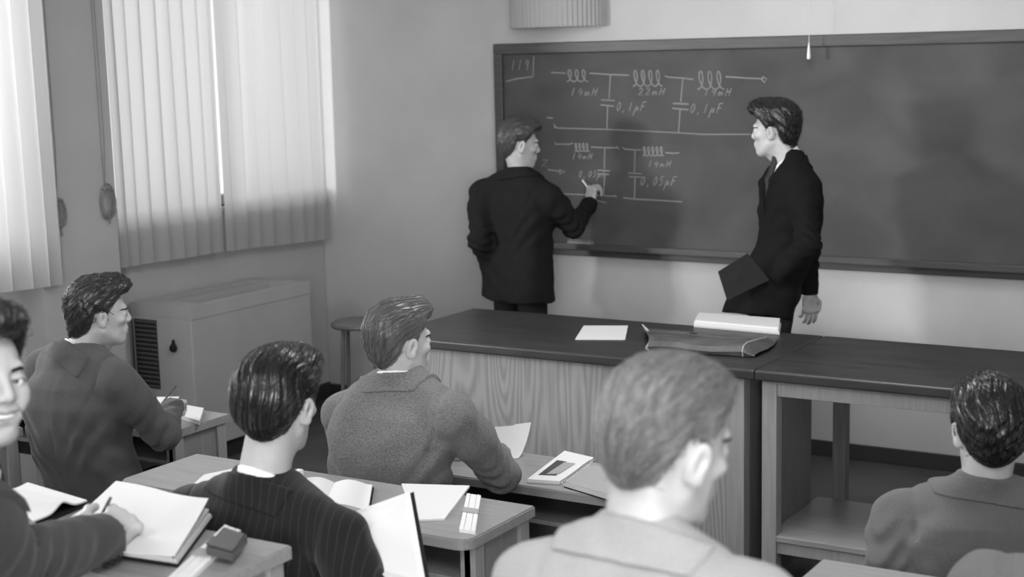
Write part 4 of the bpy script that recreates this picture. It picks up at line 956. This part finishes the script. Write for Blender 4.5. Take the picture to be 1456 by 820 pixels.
# third row, centre: fair haired man in a pale jacket
HC = px(948, 634, 2.3); N = px(915, 775, 2.3); P = V3(N[0] + .02, N[1] - .1, FL3 + .535)
cast('fair', 'fair haired man in a pale jacket in the blurred foreground, seen from behind', FL3, P, N, 6, HC, -20, -11, 4,
     {'R': (None, V3(N[0] + .28, N[1] + .17, 1.17), V3(N[0] + .12, N[1] + .4, 1.15), frame((-.5, .8, 0), (0, 0, 1)), REST, (.5, .5)), 'L': (None, V3(N[0] - .28, N[1] + .17, 1.17), V3(N[0] - .1, N[1] + .4, 1.15), frame((.5, .8, 0), (0, 0, 1)), REST, (.5, .5))},
     CL['light'], HM['fair'], dict(seed=7, groove=.0004, top=.024, front=.016, side=.010, back=.004, messy=.12, lift=.0015, part=.3, line=[.088, .082, .07, .05, .036, .0, .03, .036, -.0, -.045, -.06, -.064]), M['gtrouser'], nst=5000, srad=.0007, h=.007, seed=19, hs=1.03, bulge=.06, width=1.0, drop=-.085, shirt_h=-.03)
# first row, right: grey jacket
HC = px(1406, 612, 3.88); N = px(1398, 694, 3.9); P = V3(N[0], max(N[1] - .02, 3.71), .535)
cast('right', 'man with wavy black hair in a grey jacket at the right edge, back to camera', 0, P, N, 20, HC, 26, -4, 0,
     {'L': (px(1274, 737, 3.97), px(1262, 806, 3.9), px(1262, 806, 3.9) + V3(.1, .33, .03), frame((.5, .8, 0), (0, 0, 1)), REST, (.5, .5)), 'R': (None, V3(N[0] + .27, N[1] + .2, .83), V3(N[0] + .1, N[1] + .42, .80), frame((-.5, .8, 0), (0, 0, 1)), REST, (.5, .5))},
     CL['grey'], HM['darkest'], dict(seed=8, top=.026, front=.02, side=.014, back=.01, messy=.12, wave=.0018, lift=.002), M['trouser'], nst=2400, srad=.0008, h=.0065, seed=23, shirt_h=-.02, hs=1.05, bulge=.06, width=1.05)
# second row, bottom right corner: only a shoulder shows
sL = pz(1405, 832, 1.10); N = sL + V3(.185, -.02, .05); P = V3(N[0], N[1] - .06, FL2 + .535); HC = N + V3(.02, .04, .2)
cast('corner', 'grey jacketed shoulder of a man cut off by the bottom right corner', FL2, P, N, 5, HC, 0, 0, 0,
     {'L': (None, N + V3(-.27, .16, -.24), N + V3(-.12, .4, -.2), frame((.5, .8, 0), (0, 0, 1)), REST, (.5, .5)), 'R': (None, N + V3(.27, .16, -.24), N + V3(.12, .4, -.2), frame((-.5, .8, 0), (0, 0, 1)), REST, (.5, .5))},
     CL['grey'], HM['dark'], dict(seed=9), M['gtrouser'], nst=500, h=.008, seed=29)
for k, lab in (('radiator', 'by the radiator cabinet'), ('smiler', 'at the left edge'), ('pinstripe', 'with the pinstriped suit'), ('tweed', 'in tweed'), ('fair', 'with the fair hair'), ('right', 'in grey at the right edge'), ('corner', 'cut off in the bottom right corner')):
    r = PEOPLE[k]; seat(r.location.x, r.location.y, r.location.z, 'low wooden stool under the seated man ' + lab)
def surf(o, x, y, lift=.0):
    """the nearest point of a mesh along the line of sight through a photo point"""
    V = np.empty(len(o.data.vertices) * 3, 'f4'); o.data.vertices.foreach_get('co', V); V = V.reshape(-1, 3) + A(o.parent.location) - CAMP
    c = V @ RM; t = -c[:, 2]; u = CX + F_PX * c[:, 0] / t; v = CY - F_PX * c[:, 1] / t; m = (np.hypot(u - x, v - y) < 4) & (t > .1)
    return px(x, y, t[m].min() - lift) if m.any() else None
jk = [o for o in PEOPLE['smiler'].children if o.name.startswith('jacket')][0]
for x, y in ((150, 803), (159, 799), (168, 794)):
    p = surf(jk, x, y, -.001)
    if p is not None:
        o = MB().lathe([(0, .004), (.005, .0035), (.0075, .001), (.007, -.002), (0, -.003)], n=12).build('cuff_button', M['button'], PEOPLE['smiler'], True)
        o.matrix_local = Matrix.Translation(p - A(PEOPLE['smiler'].location)) @ Vector(CAMP - p).to_track_quat('Z', 'Y').to_matrix().to_4x4()
print('people done %.1fs' % (time.time() - T0))

# ------------------------------------------------------------------ papers, books and tools
def place(t, o):                                    # shift a world-built part into its thing's frame
    o.data.transform(t.matrix_basis.inverted() if t.rotation_euler.z else Matrix.Translation(-t.location)); o.parent = t; return o
def quad(pxs, z): return [pz(x, y, z) for x, y in pxs]
def slab(name, pts, z, th, m, label=None, cat=None, parent=None, r=0.0, group=None):
    P_ = [(p[0], p[1]) for p in pts]; ar = sum(a[0] * b[1] - b[0] * a[1] for a, b in zip(P_, P_[1:] + P_[:1]))
    if ar < 0: P_ = P_[::-1]
    c = A(P_).mean(0); o = MB().prism([(x - c[0], y - c[1]) for x, y in P_], 0, th, r).build(name, m)
    o.location = (c[0], c[1], z)
    if parent: o.data.transform(Matrix.Translation(o.location - parent.location)); o.location = (0, 0, 0); o.parent = parent
    return tag(o, label, cat, group) if label else o
def shrink(pts, k):
    c = A(pts).mean(0); return [c + (A(p) - c) * k for p in pts]
def curled(pts, z, fn, n=14, th=.0012):
    a, b, c, d = [A(p) for p in pts]; g = []
    for i in range(n + 1):
        row = []
        for j in range(n + 1):
            u, v = i / n, j / n; p = (a * (1 - u) + b * u) * (1 - v) + (d * (1 - u) + c * u) * v; row.append((p[0], p[1], z + fn(u, v)))
        g.append(row)
    return g
# on the demonstration desk
slab('paper_card', quad([(830, 464), (893, 464), (889, 483), (818, 483)], ZT), ZT + .0005, .004, M['paper'], 'white sheet of paper lying on the black demonstration desk', 'paper')
pf = thing('leather_portfolio', 'worn dark leather portfolio lying open ended across the demonstration desk', 'portfolio', tuple(pz(1000, 488, ZT)))
a, b, c, d_ = [pz(*q, ZT + .0) for q in ((922, 500), (1064, 509), (1104, 484), (915, 470))]
def lerp2(u, v): return (a * (1 - u) + b * u) * (1 - v) + (d_ * (1 - u) + c * u) * v
prof_ = [(0.02, .004), (0, .022), (.03, .042), (.12, .05), (.35, .046), (.6, .036), (.85, .022), (1.0, .012), (1.0, .004)]
g = []
for i in range(25):
    u = i / 24; row = []
    for v, zz in prof_:
        p = lerp2(u * .93 + (.012 * math.sin(v * 9) if i == 0 else 0) + (.06 * (1 - abs(2 * v - .9)) if i == 24 else 0), v); row.append((p[0], p[1] + .004 * math.sin(u * 9 + v * 5), ZT + zz + .004 * math.sin(u * 7 + v * 4) * (v < .95) * (zz > .01)))
    g.append(row)
place(pf, MB().sheet(g, .003).build('body', M['leather'], None, True))
g2 = [g[-1], [(p[0] + .05, p[1] + .01, ZT + .003 + (p[2] - ZT) * .25) for p in g[-1]]]
place(pf, MB().sheet(g2, .002).build('gusset', M['leather'], None, True))
place(pf, MB().tube([(p[0] + .001, p[1], p[2] + .001) for p in g[-1]], .0028, 8).build('edge_binding', M['edgeleather'], None, True))
e0 = [lerp2(0, .02) + A((0, 0, .005)), lerp2(-.02, .0) + A((0, 0, .016)), lerp2(.05, .3) + A((0, 0, .03)), lerp2(.02, .6) + A((0, 0, .038)), lerp2(-.015, .8) + A((0, 0, .045))]
place(pf, MB().tube(e0, [.004, .006, .007, .006, .003], 8).build('folded_end', M['edgeleather'], None, True))
f1_ = [lerp2(u, .40) + A((0, 0, .05 + .004 * math.sin(7 * u))) for u in np.linspace(.04, .93, 14)]
place(pf, MB().tube(f1_, .003, 6).build('flap_edge', M['leather'], None, True))
place(pf, MB().box(tuple(lerp2(.42, .42) + A((0, 0, .052))), (.03, .018, .008), .003).build('clasp', M['cover']))
pk = [pz(*q, ZT) for q in ((986, 465), (1108, 476), (1110, 462), (992, 453))]
ps = thing('paper_stack', 'thick white stack of paper behind the leather portfolio', 'papers', (pk[0][0], pk[0][1], ZT))
for k in range(4):
    sh_ = A((.004 * math.sin(3 * k), .004 * math.cos(2 * k), 0)); slab('sheaf', [p + sh_ for p in shrink(pk, 1.0 - .01 * k)], ZT + .0008 + k * .0078, .0074, M['paper'], parent=ps)
# folder under the watching man's arm
fp = [px(1021, 386, 6.89), px(1063, 360, 6.89), px(1094, 398, 6.88), px(1034, 427, 6.87)]
fo = thing('folder', 'black folder held at the hip by the man watching the blackboard', 'folder', tuple(fp[0]))
nrm = np.cross(fp[1] - fp[0], fp[3] - fp[0]); nrm /= np.linalg.norm(nrm)
def plate(pts, th, sh=0.0):
    b = MB(); P0 = [A(p) + nrm * sh for p in pts]; P1 = [A(p) + nrm * (sh + th) for p in pts]; v0 = [b.bm.verts.new(p) for p in P0]; v1 = [b.bm.verts.new(p) for p in P1]
    b.bm.faces.new(v0); b.bm.faces.new(v1[::-1]); n = len(v0)
    for i in range(n): b.bm.faces.new((v0[i], v0[(i + 1) % n], v1[(i + 1) % n], v1[i]))
    return b
place(fo, plate(fp, .003, .006).build('cover', M['cover'])); place(fo, plate(fp, .003, -.006).build('cover', M['cover'])); place(fo, plate(shrink(fp, .95), .008, -.0028).build('pages', M['pagey']))
# chalk
hp_ = py(828, 258, YB - .012)
o = MB().tube([hp_ + A((.0, .004, .006)), py(837, 268, YB - .075)], .005, 10).build('chalk_stick', M['chalkstick'], None, True); tag(o, 'short stick of chalk in the writing man\'s hand at the board', 'chalk')

# middle table: paper, open book, sheets, slide rule, small box
z2 = R2 + .0006
slab('paper_sheet', quad([(272, 692), (290, 676), (352, 663), (350, 690)], R2), z2, .003, M['paper'], 'white paper beside the pinstriped man\'s left shoulder on the middle table', 'paper')
def open_book(name, pts, z, label, th=.016):
    """pts: near left, near right, far right, far left at table height"""
    t = thing(name, label, 'book', (A(pts).mean(0)[0], A(pts).mean(0)[1], z)); slab('cover', pts, z, .003, M['cover'], parent=t)
    s_ = shrink(pts, .96); a, b, c, d = [A(p) for p in s_]
    for k in (0, 1):
        m0, m1 = (a + b) / 2, (c + d) / 2; q = [a, m0, m1, d] if k == 0 else [m0, b, c, m1]
        f = (lambda u, v: th * (.25 + 1.1 * (1 - u) ** .5 * u ** .35 + .2 * (1 - u) if False else .0)) 
        hgt = lambda w: th * (.35 + .9 * math.sin(math.pi * min(1, w * 1.15)) * (1 - .35 * w) + .25 * w)
        g = curled(q, z + .003, lambda u, v: hgt(1 - u) if k == 0 else hgt(u), 16)
        mb = MB().sheet(g)
        lowg = [[(p[0], p[1], z + .003) for p in r] for r in g]
        for e_ in ([r[0] for r in g], [r[-1] for r in g], g[0], g[-1]): mb.sheet([e_, [(p[0], p[1], z + .003) for p in e_]])
        place(t, mb.build('page_block', M['paper'], None, True))
    return t
open_book('open_book', quad([(395, 722), (526, 731), (532, 694), (421, 685)], R2), z2, 'open book with white curved pages on the middle table by the pinstriped man')
sp = quad([(590, 742), (632, 740), (668, 693), (571, 690)], R2)
slab('paper_sheet', sp, z2, .006, M['paper'], 'white sheaf of paper on the middle table left of the slide rule', 'paper')
def rule(name, pts, z, label, cat='ruler'):
    t = thing(name, label, cat, (A(pts).mean(0)[0], A(pts).mean(0)[1], z)); a, b, c, d = [A(p) for p in pts]
    def strip(u0, u1, h0, h1, nm, m): slab(nm, [a + (b - a) * u0, a + (b - a) * u1, d + (c - d) * u1, d + (c - d) * u0], z + h0, h1 - h0, m, parent=t, r=.0008)
    strip(0, 1, 0, .006, 'base', M['ivory']); strip(0, .27, .006, .011, 'rail', M['ivory']); strip(.3, .7, .006, .0105, 'slide', M['ivory']); strip(.73, 1, .006, .011, 'rail', M['ivory'])
    e = [a + (d - a) * .45, b + (c - b) * .45, b + (c - b) * .56, a + (d - a) * .56]; slab('cursor', shrink(e, 1.06), z + .0112, .003, M['greycover'], parent=t)
    return t
rule('slide_rule', quad([(653, 757), (676, 760), (684, 709), (664, 706)], R2), z2, 'white slide rule at the right end of the middle table')
wb = pz(426, 689, R2); t = thing('eraser', 'small white upright block beside the open book', 'eraser', (wb[0], wb[1], z2)); 
MB().box((0, 0, .024), (.022, .02, .048), .003).build('rubber', M['ivory'], t); MB().box((0, 0, .016), (.0235, .0215, .03), .002).build('sleeve', M['paper'], t)
# writing pad tipped up before the pinstriped man
q = [px(470, 800, 3.40), px(606, 838, 3.44), px(582, 701, 3.66), px(488, 735, 3.64)]
pd = thing('writing_pad', 'white writing pad with dark backing tipped up before the pinstriped man', 'notepad', tuple(q[1]))
nrm = np.cross(q[1] - q[0], q[3] - q[0]); nrm /= np.linalg.norm(nrm); nrm *= -1 if nrm @ ray(550, 760) > 0 else 1
place(pd, plate([q[0], q[1] + (q[1] - q[0]) * .06, q[2] + (q[2] - q[3]) * .07, q[3]], .012, -.0125).build('backing_board', M['cover'])); place(pd, plate([A(p) for p in shrink(q, .985)], .007, 0).build('paper_block', M['paper']))
# front row: tweed man's table
z1 = R1 + .0006
nb_ = quad([(748, 687), (796, 690), (846, 655), (803, 645)], R1)
t = thing('notebook', 'open notebook with a dark photograph on its page, right of the tweed elbow', 'notebook', (*A(nb_).mean(0)[:2], z1))
slab('cover', nb_, z1, .003, M['greycover'], parent=t); slab('page_block', shrink(nb_, .97), z1 + .003, .010, M['paper'], parent=t)
slab('photograph', quad([(765, 675), (791, 676), (806, 656), (792, 654)], R1 + .014), z1 + .0132, .0006, M['print_'], parent=t)
slab('slip', quad([(777, 674), (795, 674), (818, 659), (803, 657)], R1 + .014), z1 + .0142, .0006, M['greycover'], parent=t)
nc_ = quad([(802, 693), (868, 713), (874, 673), (840, 664)], R1)
t = thing('notebook', 'spiral bound notebook half hidden behind the fair haired man\'s head', 'notebook', (*A(nc_).mean(0)[:2], z1))
slab('cover', nc_, z1, .003, M['cover'], parent=t); slab('page_block', shrink(nc_, .98), z1 + .003, .016, M['pagey'], parent=t); slab('top_page', shrink(nc_, .98), z1 + .019, .001, M['greycover'], parent=t)
mb = MB(); a, d = A(nc_[0]), A(nc_[3])
for k in range(14):
    p = a + (d - a) * (k + .5) / 14; mb.tube([p + A((.010 * math.cos(w), .002 * math.sin(w), .017 + .010 * math.sin(w))) for w in np.linspace(0, 6.28, 12)], .0012, 5, False)
place(t, mb.build('spiral_binding', M['steel'], None, True))
pg = [pz(728, 664, R1), pz(742, 650, R1)]; a = pz(690, 655, R1); b = pz(737, 652, R1)
t = thing('paper_sheet', 'white page curling upward in front of the tweed man\'s arm', 'paper', (a[0], a[1], z1))
g = []
for i in range(15):
    v = i / 14; row = []
    for j in range(11):
        u = j / 10; p = a + (b - a) * u; row.append((p[0] + .02 * v * (u - .3), p[1] + .10 * v - .03 * v * v, z1 + .001 + .105 * v ** 1.4 + .012 * u * v * (1 if u > .5 else .4)))
    g.append(row)
place(t, MB().sheet(g, .0012).build('sheet', M['paper'], None, True))
# front row: radiator table
bk = quad([(255, 596), (284, 605), (290, 586), (262, 581)], R1)
t = thing('book', 'closed pale book on the table corner beside the radiator cabinet', 'book', (*A(bk).mean(0)[:2], z1))
slab('cover', bk, z1, .002, M['greycover'], parent=t); slab('pages', shrink(bk, .96), z1 + .002, .014, M['paper'], parent=t); slab('cover', bk, z1 + .016, .002, M['paper'], parent=t)
slab('paper_sheet', quad([(150, 610), (232, 600), (255, 565), (195, 566)], R1), z1, .004, M['paper'], 'white paper under the writing hand beside the radiator cabinet', 'paper')
# third row: smiling man's table
z3 = R3 + .0006
S4 = quad([(52, 776), (252, 806), (302, 738), (168, 704)], R3 + .0)
t = thing('notebook', 'thick open notebook under the large white sheet before the smiling man', 'notebook', (*A(S4).mean(0)[:2], z3))
slab('cover', shrink(S4, 1.02), z3, .004, M['cover'], parent=t); S5 = shrink(S4, .98)
for k in range(4): slab('page_block', [A(p) + A((.004 * math.sin(2.3 * k), .004 * math.cos(1.7 * k), 0)) for p in shrink(S5, 1 - .012 * k)], z3 + .004 + k * .0055, .0052, M['paper' if k % 2 else 'pagey'], parent=t)
S6 = quad([(60, 772), (248, 791), (297, 716), (165, 686)], R3 + .034)
o = MB().sheet(curled(S6, z3 + .0285, lambda u, v: .003 + .026 * max(0, u - .55) ** 1.3 * (.4 + v) + .02 * max(0, v - .6) ** 1.2 + .004 * math.sin(u * 5) * v), .0012).build('paper_sheet', M['paper'], None, True); tag(o, 'large white curling sheet under the smiling man\'s pen', 'paper')
S7 = quad([(-70, 752), (33, 757), (126, 718), (40, 692)], R3)
t = thing('notebook', 'open notebook with black cover at the left edge beside the writing hand', 'notebook', (*A(S7).mean(0)[:2], z3))
slab('cover', shrink(S7, 1.03), z3, .006, M['cover'], parent=t)
g = curled(shrink(S7, .98), z3 + .007, lambda u, v: .006 + .02 * math.exp(-((v - .62) / .13) ** 2) + .004 * (1 - v), 22)
place(t, MB().sheet(g, .004).build('page_block', M['paper'], None, True))
rule('slide_rule', quad([(228, 838), (262, 838), (343, 760), (320, 752)], R3), z3, 'long white slide rule lying at the corner of the lower left table')
cs = quad([(294, 790), (331, 800), (352, 774), (318, 763)], R3 + .012)
t = thing('slide_rule_case', 'dark leather case lying across the slide rule, lower left table', 'case', (*A(cs).mean(0)[:2], z3 + .0148)); slab('body', cs, z3 + .0148, .022, M['casemat'], parent=t, r=.004); slab('lid_flap', shrink([cs[0], cs[1], (A(cs[1]) * .6 + A(cs[2]) * .4), (A(cs[0]) * .6 + A(cs[3]) * .4)], 1.03), z3 + .0368, .003, M['casemat'], parent=t)
# pens in hands
def pen(p0, p1, label):
    d = A(p1) - A(p0); d /= np.linalg.norm(d); t = thing('pencil', label, 'pencil', tuple(p0))
    MB().tube([(0, 0, 0), tuple(d * .02)], [.0008, .0038], 8).build('tip', M['oak'], t, True); MB().tube([tuple(d * .02), tuple(A(p1) - A(p0))], .0038, 8).build('shaft', M['pencil'], t, True)
pen(pz(142, 737, R3 + .05), pz(157, 708, R3 + .125), 'dark pencil gripped in the smiling man\'s fist')
pen(pz(226, 578, R1 + .008), px(250, 549, 6.05), 'thin pencil in the hand of the man beside the radiator cabinet')
